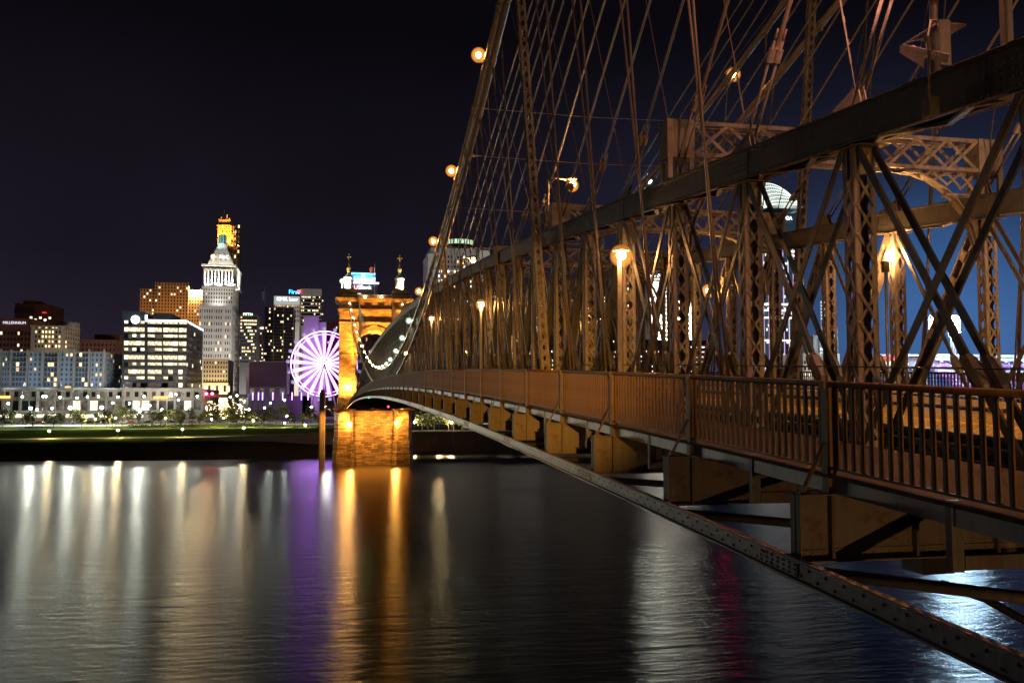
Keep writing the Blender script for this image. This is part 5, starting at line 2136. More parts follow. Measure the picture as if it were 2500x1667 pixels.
for i, (px, e_) in enumerate(((540, 1), (556, 1), (572, .6))):
    x = at_y(px, 600, 880).x
    flood((x, 884, at_y(550, 585, 884).z), (x, 900, at_y(550, 556, 900).z), 85000 * e_, (1, .40, .05), 2.2, 'floodlight', '%s orange floodlight of the stepped tower' % ORD[i], 'orange floodlights of the stepped tower')
# --- small beige building at its foot
b = Bld('beige_building', 'small pale building lit from below at the foot of the white tower', 496, 557, 877, 600, 34, 'beige')
b.grid('S', 9, 5, b.zz(935), b.zz(882), .45, .5, .12, [LITN])
b.slab('cornice', 495, 558, 876, 879, 'beige', -1, 1)
b.slab('cornice', 495, 558, 934, 937, 'beige', -.9, .9)
for i in range(7):
    b.pane('S', b.x0 + 1 + i * 2.35, b.x0 + 2.4 + i * 2.35, b.zz(957), b.zz(942), DGL if i % 2 else LITN)
b.done('beige')
flood((at_y(525, 900, 590).x, 588, 15), (at_y(525, 900, 600).x, 600, 33), 70000, (1, .74, .38), 2.4, 'floodlight', 'warm floodlight at the foot of the small pale building', None)

# --- right of the white tower
b = Bld('office_tower', 'narrow tower with yellow lit floors and a green lit top, right of the white tower', 587, 627, 767, 720, 36, 'dark')
b.grid('S', 9, 14, b.zz(888), b.zz(774), .72, .45, .35, [LITN, LITW], rowlit=[.15, .2, .2, .55, .55, .3, .35, .35, .3, .75, .65, .85, .9, .35])
text(b, 'FIFTH', 605, 767.5, 719, 6.5, glow('green_white_sign', (.78, 1, .70), 3.0, False))
b.done('dark')
b = Bld('brick_building', 'dark narrow building with white letters, squeezed between two office towers', 627.5, 643, 791, 760, 30, 'brick')
text(b, 'TIXX', 636, 801, 759.2, 5.2, SIGNW)
b.grid('S', 4, 8, b.zz(888), b.zz(812), .5, .4, .18, [LITN])
b.done('brick')
b = Bld('curtain_wall_tower', 'flat-roofed black glass tower with thin white mullions and a flag on its roof', 644.5, 717, 750, 640, 30, 'dark')
b.grid('S', 18, 17, b.zz(884), b.zz(753), .8, .5, .14, [LITN, LITW])
for px in (645, 668, 692, 716):
    b.slab('white_mullion', px - .5, px + .5, 750, 886, 'grey', -.7, .4)
q = at_y(646, 750, 650)
b.done('dark')
t = thing('flagpole', 'flagpole on the roof of the black glass tower', 'flagpole', q)
MB().tube((q.x, 650, b.zt), (q.x, 650, at_y(646, 700, 650).z), .2, 6).build('pole', WHITEST, t)
MB().box(q.x - .4, q.x + .4, 649.6, 650.4, b.zt, b.zt + .4).build('pole_foot', GALV, t)
flag(645.5, 711, 650, 1.8, 7.0, FLAG_W, 'pale flag hanging limp above the black glass tower')
b = Bld('law_tower', 'pale office tower with a white lit name band, behind the black glass tower', 669, 732, 724, 740, 42, 'grey')
b.slab('white_band', 669, 732, 724, 743, glow('white_roof_band', (.80, .82, .80), .42, False), -.4, .3)
text(b, 'KMK Law', 701, 730.5, 739.2, 9, SIGNW)
b.grid('S', 16, 4, b.zz(790), b.zz(745), .5, .5, .1, [LITW])
for i in range(14):
    x = b.x0 + 1 + i * 1.45
    b.pane('S', x, x + .8, b.zz(750), b.zz(747), LITW)
b.done('grey')
b = Bld('bank_tower', 'broad bank tower with white and dark floor bands, above the big wheel', 734, 785, 705, 800, 45, 'grey')
for r in range(9):
    py = 724 + r * 8.2
    b.slab('dark_floor_band', 735, 785.3, py, py + 4.6, DGL, -.3, .25)
    for i in range(14):
        if rnd() < (.55 if r in (0, 4) else .15):
            x = b.x0 + .8 + i * 1.35
            b.pane('S', x, x + .9, b.zz(py + 4), b.zz(py + .8), random.choice([LITN, LITW]), .45)
b.slab('antenna', 754.6, 755.2, 690, 705, GALV, 10, .3)
text(b, 'First', 718, 713, 799, 10.5, glow('blue_sign', (.05, .45, 1), 4.5, False))
q = at_y(730, 711.5, 799)
for k in range(4):
    a = math.pi / 4 + k * math.pi / 2
    MB().ball((q.x + .95 * math.cos(a), 799, q.z + .95 * math.sin(a)), .85, 8, 5).build('sign_petal', glow('red_sign', (1, .10, .12), 3.0, False), b.root)
b.done('grey')
b = Bld('grey_block', 'blank grey building block beside the bank tower, above the big wheel', 741, 778, 774, 560, 30, 'grey')
b.slab('roof_edge', 740.5, 778.5, 773, 776, 'grey', -.5, .5)
b.done('grey')
MB().box(b.x1 + .1, b.x1 + 4.5, 562, 585, 10, b.zz(786)).build('side_block', W['grey'], b.root)
b = Bld('brick_building', 'dim brown building between the grey block and the stone tower', 798, 832, 781, 620, 30, 'brick')
b.grid('S', 5, 6, b.zz(840), b.zz(786), .4, .5, .12, [LITW])
b.done('brick')
b = Bld('dim_building', 'dim building seen through the arch of the stone tower', 868, 960, 816, 640, 30, 'brick')
b.grid('S', 12, 9, b.zz(955), b.zz(820), .4, .5, .12, [LITW, LITN])
b.done('brick')
# fill lights added between the blocks, standing in for the city glow
for i, (px, Yl, px2, py2, Y2, e_) in enumerate(((40, 655, 40, 800, 720, 30000), (115, 588, 115, 825, 640, 30000), (225, 630, 235, 845, 680, 26000), (378, 480, 378, 880, 520, 30000),
                                                (600, 640, 607, 840, 720, 60000), (680, 580, 680, 820, 640, 60000), (770, 700, 760, 760, 800, 150000), (705, 660, 715, 750, 740, 30000))):
    flood((at_y(px, 900, Yl).x, Yl, 24), at_y(px2, py2, Y2), e_, (1, .86, .72), 2.3, 'floodlight', '%s added fill light from the left between the downtown blocks' % ORD[i], 'added fill lights between the downtown blocks')
# museum with the blank dark wall
b = Bld('museum', 'low museum with a blank dark purple wall between two pale end piers', 608, 700, 884, 545, 50, 'purple')
b.slab('end_pier', 601, 608, 896, 962, 'white', -.8, 2)
b.slab('end_pier', 700, 706, 896, 962, 'white', -.8, 2)
MB().box(b.x0, b.x1, 545.2, 594, b.zt + .01, b.zt + .6).build('roof_edge', W['grey'], b.root)
b.slab('entrance_wall', 608, 700, 944, 1000, 'conc', -1.4, 1.2)
for px in (616, 640, 665, 690):
    b.pane('S', at_y(px - 6, 950, 545).x, at_y(px + 6, 950, 545).x, b.zz(965), b.zz(948), random.choice([DIMW, LITC]), 1.6)
b.done('purple')
MB().box(at_y(700, 900, 560).x, at_y(760, 900, 560).x, 560, 580, 10, at_y(730, 966, 560).z).build('side_gallery', W['purple'], b.root)

# --- tower with the blue crown behind the bridge tower
b = Bld('crown_bank', 'tower with bright blue lit crown and red and white sign, between the stone turrets', 862, 921, 694, 820, 40, 'dark', zb=20)
BLU = glow('blue_crown_glass', (.03, .22, 1), 1.6, False, .3, .2)
CYA = glow('cyan_crown_light', (.15, .62, 1), 2.6, False)
VIO = glow('blue_white_ledge', (.45, .45, 1), 3.2, False)
b.slab('blue_crown', 858, 916, 668, 679, BLU, 0, 20)
b.slab('crown_edge', 857.5, 916.5, 667, 669.5, CYA, -.3, .3)
b.slab('crown_edge', 857.5, 916.5, 677, 679.5, CYA, -.3, .3)
b.slab('crown_panel', 883, 891, 669.6, 676.8, SIGNW, -.5, .3)
for s_ in (-1, 1):
    mb = MB()
    for i in range(10):
        a0, a1 = math.pi * i / 10, math.pi * (i + 1) / 10
        P = [at_y(887 + s_ * 13 + 10 * math.cos(a), 677 - 4.5 * math.sin(a), 819.4) for a in (a0, a1)]
        mb.bar(P[0], P[1], .3, .5, up=(0, 0, 1))
    mb.build('crown_arc', CYA, b.root)
for i in range(14):
    px = 864.5 + i * 3.8
    b.slab('crown_column', px, px + 1.9, 680, 688, SIGNW, -.4, .5)
b.slab('blue_ledge', 860, 925, 690, 692.3, VIO, -2.0, 2)
text(b, 'US', 872, 701.5, 819, 10, glow('red_white_sign', (1, .35, .42), 5, False))
text(b, 'Bank', 893, 701.5, 819, 10, SIGNW)
for i in range(18):
    b.pane('S', b.x0 + 1 + (i * 7) % 20, b.x0 + 1.8 + (i * 7) % 20, b.zz(716 + (i % 3) * 5), b.zz(714 + (i % 3) * 5), LITN)
b.done('dark')

# --- right of the bridge tower, seen through cables and trusses
b = Bld('round_top_tower', 'pale tower with a round drum top ringed by a greenish light, behind the near cables', 1052, 1176, 606, 800, 45, 'grey', zb=20)
b.grid('S', 16, 22, b.zz(880), b.zz(612), .5, .5, .30, [LITN, LITW, LITC], rowlit=[.25, .3, .35, .2, .3, .3, .2, .3, .35, .2, .25, .3, .3, .2, .2, .9, .8, .25, .75, .2, .15, .4])
MB().box(at_y(1044, 800, 797).x, b.x0 + 6, 797, 840, 20, b.zz(612)).build('side_wing', W['white'], b.root)
MB().box(b.x1 - 4, b.x1 + 7, 797, 840, 20, b.zz(600)).build('side_wing', W['white'], b.root)
q = at_y(1120, 600, 825)
rr = 13.5
mb = MB()
mb.lathe([(rr, b.zt), (rr, b.zz(577))], (q.x, 825, 0), 24)
mb.build('drum', W['dark'], b.root)
mb = MB()
mb.lathe([(rr + .4, b.zz(575)), (rr + .4, b.zz(566))], (q.x, 825, 0), 28)
mb.build('light_ring', glow('pale_green_ring', (.62, .85, .55), .85, False, .4, .5), b.root)
for k in range(28):
    a = 2 * math.pi * k / 28
    MB().box(q.x + (rr + .55) * math.cos(a) - .3, q.x + (rr + .55) * math.cos(a) + .3, 825 + (rr + .55) * math.sin(a) - .3, 825 + (rr + .55) * math.sin(a) + .3, b.zz(576), b.zz(565)).build('drum_fin', W['dark'], b.root)
b.done('grey')
b = Bld('office_tower', 'wide office tower with many scattered lit windows, low behind the middle of the trusses', 1210, 1345, 735, 720, 40, 'grey', zb=10)
b.grid('S', 24, 20, b.zz(915), b.zz(740), .6, .45, .46, [LITN, LITW, LITC])
b.done('grey')
b = Bld('office_tower', 'dark office tower with sparse yellow windows, right of the nearest amber lamp', 1355, 1500, 700, 760, 40, 'dark', zb=10)
b.grid('S', 22, 22, b.zz(915), b.zz(706), .6, .45, .46, [LITN, LITW])
b.done('dark')
b = Bld('office_tower', 'grey angular office tower left of the bright white tower', 1512, 1585, 665, 780, 40, 'grey', zb=10)
b.grid('S', 12, 22, b.zz(915), b.zz(670), .55, .5, .32, [LITN, LITW])
b.done('grey')
WB = paint('bright_white_cladding', (.72, .70, .66), .8, var=.1, scale=.1)
b = Bld('lit_white_tower', 'bright floodlit white tower with dark square windows, seen through the truss', 1584, 1652, 680, 620, 34, WB, zb=10)
b.grid('S', 8, 15, b.zz(905), b.zz(684), .45, .4, .16, [LITN])
b.done(WB)
for px, r_ in ((1588, .8), (1597, 1.0), (1608, 1.2), (1620, .9)):
    q = at_y(px, 673, 618)
    MB().ball(q, r_, 8, 6).build('roof_lamp', SIGNW, b.root)
b2 = Bld(None, None, 1652.5, 1694, 735, 622, 30, WB, parent=b.root, part='lower_wing')
b2.grid('S', 5, 10, b2.zz(860), b2.zz(738), .5, .5, .05)
b2.done(WB)
MB().box(b2.x0, b2.x0 + 4.4, 630, 645, b2.zt, b2.zz(722)).build('wing_top', WB, b.root)
flood((b.x0 + 8, 590, 60), (b.x0 + 10, 620, 72), 700000, (1, .93, .80), 2.3, 'floodlight', 'white floodlight washing the bright white tower', None)
flood((b.x0 + 24, 592, 36), (b.x0 + 26, 622, 48), 420000, (1, .93, .80), 2.4, 'floodlight', 'white floodlight washing the lower wing of the bright white tower', None)
# lines of light: parking decks under it
b = Bld('parking_deck', 'low parking deck with level rows of white light below the bright white tower', 1560, 1730, 830, 560, 14, 'dark', zb=10)
for r in range(6):
    for i in range(12):
        if rnd() < .7:
            x = b.x0 + 1 + i * (b.x1 - b.x0 - 2) / 12
            b.pane('S', x, x + 2.0, b.zz(838 + r * 13), b.zz(834.5 + r * 13), LITC)
for r in range(7):
    MB().box(b.x0, b.x1, 559.2, 559.95, b.zz(833 + r * 13), b.zz(830 + r * 13)).build('deck_edge', W['conc'], b.root)
b.done('dark')
b = Bld('office_building', 'low lit office building behind the far truss, left of the parking deck', 1345, 1560, 842, 600, 40, 'dark', zb=10)
b.grid('S', 30, 8, b.zz(940), b.zz(846), .7, .4, .4, [LITN, LITC, LITW])
b.done('dark')
b = Bld('office_building', 'low lit office building just right of the stone tower, behind the truss', 1005, 1215, 800, 640, 40, 'brick', zb=10)
b.grid('S', 30, 10, b.zz(950), b.zz(805), .6, .45, .4, [LITN, LITW])
b.done('brick')

# --- tower with the white lattice crown
b = Bld('crown_tower', 'tall glass tower with lilac mullions and a white lattice crown like a tiara', 1849, 1962, 520, 640, 34, BGL, zb=10)
b.grid('S', 28, 34, b.zz(905), b.zz(524), .78, .62, .14, [LITN, LITC, DIMW], dark=BGL, rowlit=[.15, .12, .1, .2, .1, .08, .1, .5, .1, .08, .1, .12, .1, .08, .5, .55, .1, .08, .05, .1, .1, .08, .12, .15, .1, .3, .55, .2, .5, .5, .4, .3, .3, .6])
LIL = glow('lilac_light_strip', (.62, .42, .80), .9, False)
LIL2 = glow('white_lilac_strip', (.85, .8, .95), .8, False)
for i in range(10):
    px = 1852 + i * 12.2
    b.slab('lilac_strip', px - .9, px + .9, 600, 905, LIL if i % 3 else LIL2, -.6, .3)
for py in (742, 757, 775, 830):
    b.slab('lit_belt', 1849, 1962, py, py + 2.2, LITN, -.45, .1)
text(b, 'GA', 1926, 533, 639, 9, SIGNW)
b.done(BGL)
tr = b.root
TIA = glow('white_green_lit_steel', (.78, .95, .82), 1.7, False)
cx_, cz_ = at_y(1898, 516, 655).x, at_y(1898, 516, 655).z
hw_ = (at_y(1945, 500, 655).x - at_y(1851, 500, 655).x) / 2
hh_ = at_y(1898, 437, 655).z - cz_


def tiara(u, v):
    """u 0..pi across, v 0..1 from front rim to back rim"""
    r = 1 - .0 * v
    h = hh_ * (.10 + .90 * v)
    dx = hw_ * (.88 + .12 * v)
    x = cx_ - dx * math.cos(u) + 4 * (v - .5) * 0
    z = cz_ + h * math.sin(u) ** .85
    y = 640 + 30 * v * (.3 + .7 * math.sin(u))
    return Vector((x, y, z))


for j in range(7):
    v = j / 6
    MB().path([tiara(math.pi * i / 24, v) for i in range(25)], .24, 5).build('tiara_arch', TIA, tr)
mb = MB()
for i in range(1, 30):
    u = math.pi * i / 30
    mb.path([tiara(u, j / 6) for j in range(7)], .11, 4)
for i in range(0, 30):
    for j in range(6):
        mb.path([tiara(math.pi * i / 30, j / 6), tiara(math.pi * (i + 1) / 30, (j + 1) / 6)], .07, 3)
mb.build('tiara_lattice', TIA, tr, kind='stuff')
MB().box(cx_ - hw_ * .9, cx_ + hw_ * .95, 641, 672, cz_ - .4, cz_ + 2.4).build('crown_drum', W['white'], tr)
flood((cx_, 632, cz_ + 1), (cx_, 655, cz_ + 12), 2500, (.85, 1, .88), 2.4, 'floodlight', 'white floodlight inside the lattice crown', None)

# ------------------------------------------------------------------ ballpark
FLD = glow('stadium_lamp_bank', (.50, .76, 1), 420)
FLD2 = glow('stadium_lamp_bank_side', (.62, .82, 1), 1.6, False)


def light_tower(pxc, py0, py1, w_px, Y, lab, m, rows, cols, pyb=880):
    q = at_y(pxc, (py0 + py1) / 2, Y)
    sc_ = (Y * _c + q.x * _s) / FPX
    t = thing('stadium_light_tower', lab, 'light tower', (q.x, Y, 12), 'ballpark light towers')
    w, h = w_px * sc_, (py1 - py0) * sc_
    mb = MB()
    zb_, zt_ = 12, q.z - h / 2
    for sx in (-1, 1):
        for sy in (0, 1):
            mb.box(q.x + sx * 1.0 - .18, q.x + sx * 1.0 + .18, Y + .8 + sy * 2 - .18, Y + .8 + sy * 2 + .18, zb_, zt_)
    n = int((zt_ - zb_) / 3)
    for i in range(n):
        z0, z1 = zb_ + (zt_ - zb_) * i / n, zb_ + (zt_ - zb_) * (i + 1) / n
        s = 1 if i % 2 else -1
        mb.bar((q.x - s, Y + .8, z0), (q.x + s, Y + .8, z1), .16, .16)
        mb.bar((q.x - 1, Y + .8, z1), (q.x + 1, Y + .8, z1), .16, .16)
    mb.build('lattice_mast', WHITEST, t)
    mb = MB()
    for r in range(rows + 1):
        z = q.z - h / 2 + h * r / rows
        mb.box(q.x - w / 2, q.x + w / 2, Y + .3, Y + .6, z - .12, z + .12)
    for c in (0, 1):
        mb.box(q.x - w / 2 + c * w - .12, q.x - w / 2 + c * w + .12, Y + .3, Y + .6, q.z - h / 2, q.z + h / 2)
    mb.build('lamp_frame', WHITEST, t)
    for r in range(rows):
        for c in range(cols):
            x = q.x - w / 2 + w * (c + .5) / cols
            z = q.z - h / 2 + h * (r + .5) / rows
            if m is FLD and ((x - q.x) / (w / 2)) ** 2 + ((z - q.z) / (h / 2)) ** 2 > 1.15:
                continue
            mb = MB()
            mb.path([(x, Y + .25, z), (x, Y - .1, z - .05), (x, Y - .35, z - .1)], [.2, .42 * w / cols, .46 * w / cols], 8)
            mb.build('stadium_lamp', m, t)
    return t


light_tower(2284, 770, 822, 34, 560, 'left one of the two blazing stadium light banks on lattice masts', FLD, 6, 5)
light_tower(2330, 770, 822, 32, 575, 'right one of the two blazing stadium light banks on lattice masts', FLD, 6, 5)
light_tower(2640, 768, 824, 34, 560, 'stadium light bank beyond the right edge', FLD, 6, 5)
light_tower(2780, 760, 820, 34, 590, 'farther stadium light bank beyond the right edge', FLD, 6, 5)
light_tower(2012, 734, 782, 19, 600, 'stadium light bank seen edge-on, dim white, beside the crowned tower', FLD2, 6, 5)
st = thing('ballpark', 'ballpark stand with white roof edge and rows of purple lit seats behind the far railing', 'stadium', (430, 600, 10))
PUR = paint('purple_lit_seats', (.42, .20, .46), .7, var=.2, scale=.3)
SWH = paint('white_stand_steel', (.70, .72, .74), .5, var=.1, scale=.3)


def stz(py, Y=600):
    return at_y(2350, py, Y).z


xa, xb = at_y(2262, 900, 600).x, at_y(2700, 900, 600).x
MB().box(xa, xb, 600, 616, stz(880), stz(865)).build('roof_edge', SWH, st)
MB().box(xa, xb, 599, 599.9, stz(872), stz(870.5)).build('roof_gutter', W['grey'], st)
for tier, (za, zb_, ya, yb) in enumerate(((905, 884, 590, 607), (935, 910, 572, 590), (962, 941, 556, 572))):
    mb = MB()
    nst = 8
    for i in range(nst):
        y0_, y1_ = ya + (yb - ya) * i / nst, ya + (yb - ya) * (i + 1) / nst
        z0_ = stz(za) + (stz(zb_) - stz(za)) * i / nst
        z1_ = stz(za) + (stz(zb_) - stz(za)) * (i + 1) / nst
        mb.box(xa, xb, y0_, y1_ - .02, z0_ - 1.5, z1_)
    mb.build('seat_tier', PUR, st)
    for i in range(12):
        x = xa + 5 + i * (xb - xa) / 12
        mb = MB()
        mb.bar((x, ya - .1, stz(za) + .6), (x + 1.6, yb - .2, stz(zb_) + .7), 1.2, .15)
        mb.build('aisle', SWH, st)
    mb = MB()
    mb.box(xa, xb, ya - .6, ya - .3, stz(za) - 1.6, stz(za) + .5)
    mb.build('tier_fascia', SWH, st)
for i in range(16):
    x = xa + 3 + i * (xb - xa) / 16
    MB().box(x - .3, x + .3, 601, 601.6, stz(905), stz(880)).build('roof_post', SWH, st)
for i in range(20):
    x = xa + 4 + i * (xb - xa) / 20
    MB().box(x, x + 1.8, 599.2, 599.9, stz(884), stz(881)).build('press_window', LITC, st)
for i, (x, dz) in enumerate(((430, 30), (470, 28))):
    flood((x - 20, 520, 62 + dz * .2), (x, 590, 32), 75000, (.80, .62, 1), 1.9, 'floodlight', 'field floodlight shining on the purple seats, %s' % ('left', 'right')[i], 'ballpark field floodlights')
# ballpark gate buildings with red arc and white letters
b = Bld('gatehouse', 'glass ballpark gate building with a red arc and white letters', 2135, 2262, 868, 580, 30, 'grey', zb=10)
b.grid('S', 14, 4, b.zz(955), b.zz(880), .8, .6, .55, [LITC, DIMW, LITN], dark=BGL)
b.slab('roof_slab', 2130, 2265, 866, 869, SWH, -3, 4)
mb = MB()
for i in range(10):
    P = [at_y(2152 + 43 * i_ / 10, 879 - 8 * math.sin(math.pi * min(i_ / 8, 1)), 576) for i_ in (i, i + 1)]
    mb.bar(P[0], P[1], .4, 1.1)
mb.build('red_arc', glow('red_neon', (1, .06, .04), 3.0, False), b.root)
text(b, 'Great American', 2178, 887, 575.5, 10, SIGNW)
b.done('grey')
b = Bld('stadium_offices', 'pale lit stand building below the edge-on light bank', 1960, 2050, 862, 610, 30, 'beige', zb=10)
b.grid('S', 10, 5, b.zz(950), b.zz(866), .5, .5, .5, [LITN, LITC])
MB().box(b.x0 + 10, b.x1, 612, 640, b.zt, b.zz(800)).build('upper_block', W['grey'], b.root)
b2 = Bld(None, None, 2000, 2045, 800, 611.5, 6, 'grey', parent=b.root, part='glass_block', zb=b.zt)
b2.grid('S', 5, 4, b2.zz(855), b2.zz(808), .7, .6, .5, [LITC])
b2.done('grey')
b.done('beige')
for i in range(9):
    mb = MB()
    a = at_y(1965 + i * 9, 905, 604)
    mb.bar((a.x, 604, 14), (a.x + 3.2, 604, 30), .5, .5)
    mb.build('raker_beam', SWH, b.root)
flood((b.x0 + 12, 575, 20), (b.x0 + 14, 610, 28), 70000, (1, .97, .85), 2.0, 'floodlight', 'white floodlight on the pale stand building', None)
for px, py in ((2485, 781), (2487, 808)):
    q = at_y(px, py, 900)
    t = thing('mast_light', 'red warning light on a thin mast at the right edge, %s one' % ('upper' if py < 800 else 'lower'), 'light', (q.x, 900, 12))
    MB().ball(q, .9, 8, 5).build('lens', RED, t)
    MB().tube((q.x + .9, 901, 10), (q.x + .9, 901, q.z), .2, 5).build('mast', GALV, t)

# ------------------------------------------------------------------ big wheel
Yw = 545
wc_ = at_y(792, 888, Yw)
Rw = 80 * (Yw * _c + wc_.x * _s) / FPX
wh = thing('big_wheel', 'big white and purple lit observation wheel beside the stone tower', 'ferris wheel', (wc_.x, Yw, 10.8))
SPK = glow('white_lilac_spoke_lights', (.78, .62, 1), 4.2, True)
SPP = glow('purple_spoke_lights', (.50, .10, 1), 17, True)
SPB = glow('blue_spoke_lights', (.35, .55, 1), 2.4, True)
RIMW = glow('lilac_rim_lights', (.62, .40, 1), 4, True)
hub = MB()
hub.prism([(wc_.x + 1.9 * math.cos(a * math.pi / 8), wc_.z + 1.9 * math.sin(a * math.pi / 8)) for a in range(16)], 'y', Yw - 1.2, Yw + 1.2)
hub.build('hub', SPK, wh)
NSP = 21
for k in range(NSP):
    a = 2 * math.pi * (k + .3) / NSP
    ca, sa = math.cos(a), math.sin(a)
    f = lambda r, t, y: (wc_.x + r * ca - t * sa, y, wc_.z + r * sa + t * ca)
    mb = MB()
    mb.add([f(2, -.12, Yw - .2), f(2, .12, Yw - .2), f(Rw * .94, .55, Yw - .2), f(Rw * .94, -.55, Yw - .2),
            f(2, -.12, Yw + .1), f(2, .12, Yw + .1), f(Rw * .94, .55, Yw + .1), f(Rw * .94, -.55, Yw + .1)],
           [(0, 1, 2, 3), (7, 6, 5, 4), (0, 4, 5, 1), (1, 5, 6, 2), (2, 6, 7, 3), (3, 7, 4, 0)])
    sp0 = mb.build('spoke', SPB if 3 <= k <= 6 else SPK, wh)
    for s in (-1, 1):
        mb = MB()
        mb.bar(f(3, s * .3, Yw - .3), f(Rw * .97, s * .95, Yw - .3), .16, .3, up=(0, 1, 0))
        mb.build('spoke_edge_light', SPP, sp0)
    c = f(Rw + 1.6, 0, Yw)
    mb = MB()
    mb.lathe([(.4, -1.0), (1.0, -.8), (1.1, 0), (1.0, .8), (.4, 1.05)], c, 10)
    mb.box(c[0] - .08, c[0] + .08, c[1] - .9, c[1] + .9, c[2] + 1.0, c[2] + 1.2)
    g = mb.build('gondola', glow('white_gondola', (.62, .52, 1), .55, False, .5, .6) if k == 0 else bpy.data.materials['white_gondola'], wh)
for r, m, rr_ in ((Rw * .99, RIMW, .16), (Rw * .90, SPP, .12), (Rw * 1.0, RIMW, .14)):
    for dy in ((-1.0, 1.0) if m is RIMW else (0,)):
        mb = MB()
        pts = [(wc_.x + r * math.cos(2 * math.pi * i / 72), Yw + dy, wc_.z + r * math.sin(2 * math.pi * i / 72)) for i in range(73)]
        mb.path(pts, rr_, 5, cap=False)
        mb.build('rim', m, wh)
for s in (-1, 1):
    for dy in (-3.5, 3.5):
        mb = MB()
        mb.tube((wc_.x, Yw + dy * .4, wc_.z), (wc_.x + s * 9, Yw + dy, 10.8), .45, 8)
        mb.build('support_leg', WHITEST, wh)
mb = MB()
mb.box(wc_.x - 12, wc_.x + 12, Yw - 5, Yw + 5, 10.6, 11.8)
mb.build('platform', W['grey'], wh)
# purple lit pillars of the plaza
PIL = glow('purple_pillar_light', (.42, .22, 1), 5.0, True)
for i, px in enumerate((617, 631, 641, 666, 690, 713, 736, 752)):
    q = at_y(px, 967, 530)
    t = thing('light_pillar', '%s purple and white light pillar from the left in front of the museum' % ORD[i], 'light pillar', (q.x, 530, 10.6), 'purple light pillars of the plaza')
    MB().box(q.x - .25, q.x + .25, 529.8, 530.2, q.z - 2.2, q.z + 2.2).build('light_tube', PIL, t)
    MB().box(q.x - .15, q.x + .15, 529.9, 530.1, 10.6, q.z - 2.2).build('pillar_base', DARK, t)
flood((wc_.x - 26, 512, 13), (wc_.x - 22, 545, 16), 2600, (.45, .22, 1), 2.2, 'floodlight', 'purple floodlight on the plaza in front of the museum', None)
flood((wc_.x - 8, 515, 13), (wc_.x - 6, 545, 13), 2600, (.45, .22, 1), 2.2, 'floodlight', 'purple floodlight under the big wheel', None)
# ------------------------------------------------------------------ street and park lamps (made once, then copied)


def lamp_proto(name, h, r, m, arm=0):
    t = link(name, None, (0, 0, 0))
    mb = MB()
    mb.path([(0, 0, 0), (0, 0, .5), (0, 0, h)], [.16, .09, .06], 6)
    mb.build('pole', DARK, t)
    mb = MB()
    if arm:                                                       # shielded head that shines toward the river only
        pr = [(r * math.sin(math.pi * i / 8), -r * math.cos(math.pi * i / 8)) for i in range(9)]
        mb.add([(x_ * math.cos(a_), -abs(x_ * math.sin(a_)), h + r * .8 + z_) for x_, z_ in pr for a_ in [math.pi * (1 + j / 8) for j in range(9)]],
               [(i * 9 + j, i * 9 + j + 1, (i + 1) * 9 + j + 1, (i + 1) * 9 + j) for i in range(8) for j in range(8)])
        mb.build('lamp_head', m, t)
        mb = MB()
        mb.box(-r * 1.05, r * 1.05, .03, .12, h - r * .3, h + r * 1.9)
        mb.build('lamp_shield', DARK, t)
    else:
        mb.ball((0, 0, h + r * .8), r, 10, 6, .9)
        mb.build('lamp_head', m, t, smooth=True)
    mb = MB()
    mb.lathe([(r * .9, 0), (r * .5, .18)], (0, 0, h + r * 1.75), 8)
    mb.build('lamp_cap', DARK, t)
    return t


proto_path = lamp_proto('path_lamp', 3.6, .30, LAMP_P)
proto_street = lamp_proto('street_lamp', 7.5, .42, LAMP_S, 1)
proto_big = lamp_proto('flood_lamp', 9.0, .62, glow('bright_white_lamp', (.95, 1, .82), 1600), 1)
used = set()
ZN = [(0, 'below the left end of the apartment block'), (76, 'below the beige office building'), (160, 'below the middle of the apartment block'), (258, 'below the gap beside the glass office'),
      (300, 'below the left part of the glass office'), (378, 'below the right part of the glass office'), (457, 'below the white tower'), (530, 'below the pavilion end'),
      (603, 'below the dark museum wall'), (690, 'below the big wheel'), (780, 'right of the stone pier')]
zc_ = {}


def where(px, what):
    z = [n for x, n in ZN if px >= x][-1]
    zc_[(what, z)] = zc_.get((what, z), 0) + 1
    return '%s %s %s' % (ORD[zc_[(what, z)] - 1], what, z)




def put(proto, px, py, Y, lab, cat, grp):
    h = max(c.location.z for c in proto.children if c.name.startswith('lamp_head'))
    q = at_y(px, py, Y)
    o = proto if proto not in used else copy_tree(proto)
    used.add(proto)
    g = ground_z(Y) + .1
    o.location = (q.x, Y, g)
    s = max((q.z - g) / (h + .3), .3)
    o.scale = (1, 1, 1)
    if abs(s - 1) > .02:
        for ch in o.children:                                    # set the head to the height it has
            if ch.name.startswith('pole'):
                ch.scale.z = s
            else:
                ch.location.z = ch.location.z + (q.z - g) - (h + .3)
    tag(o, lab, cat, grp)
    return o


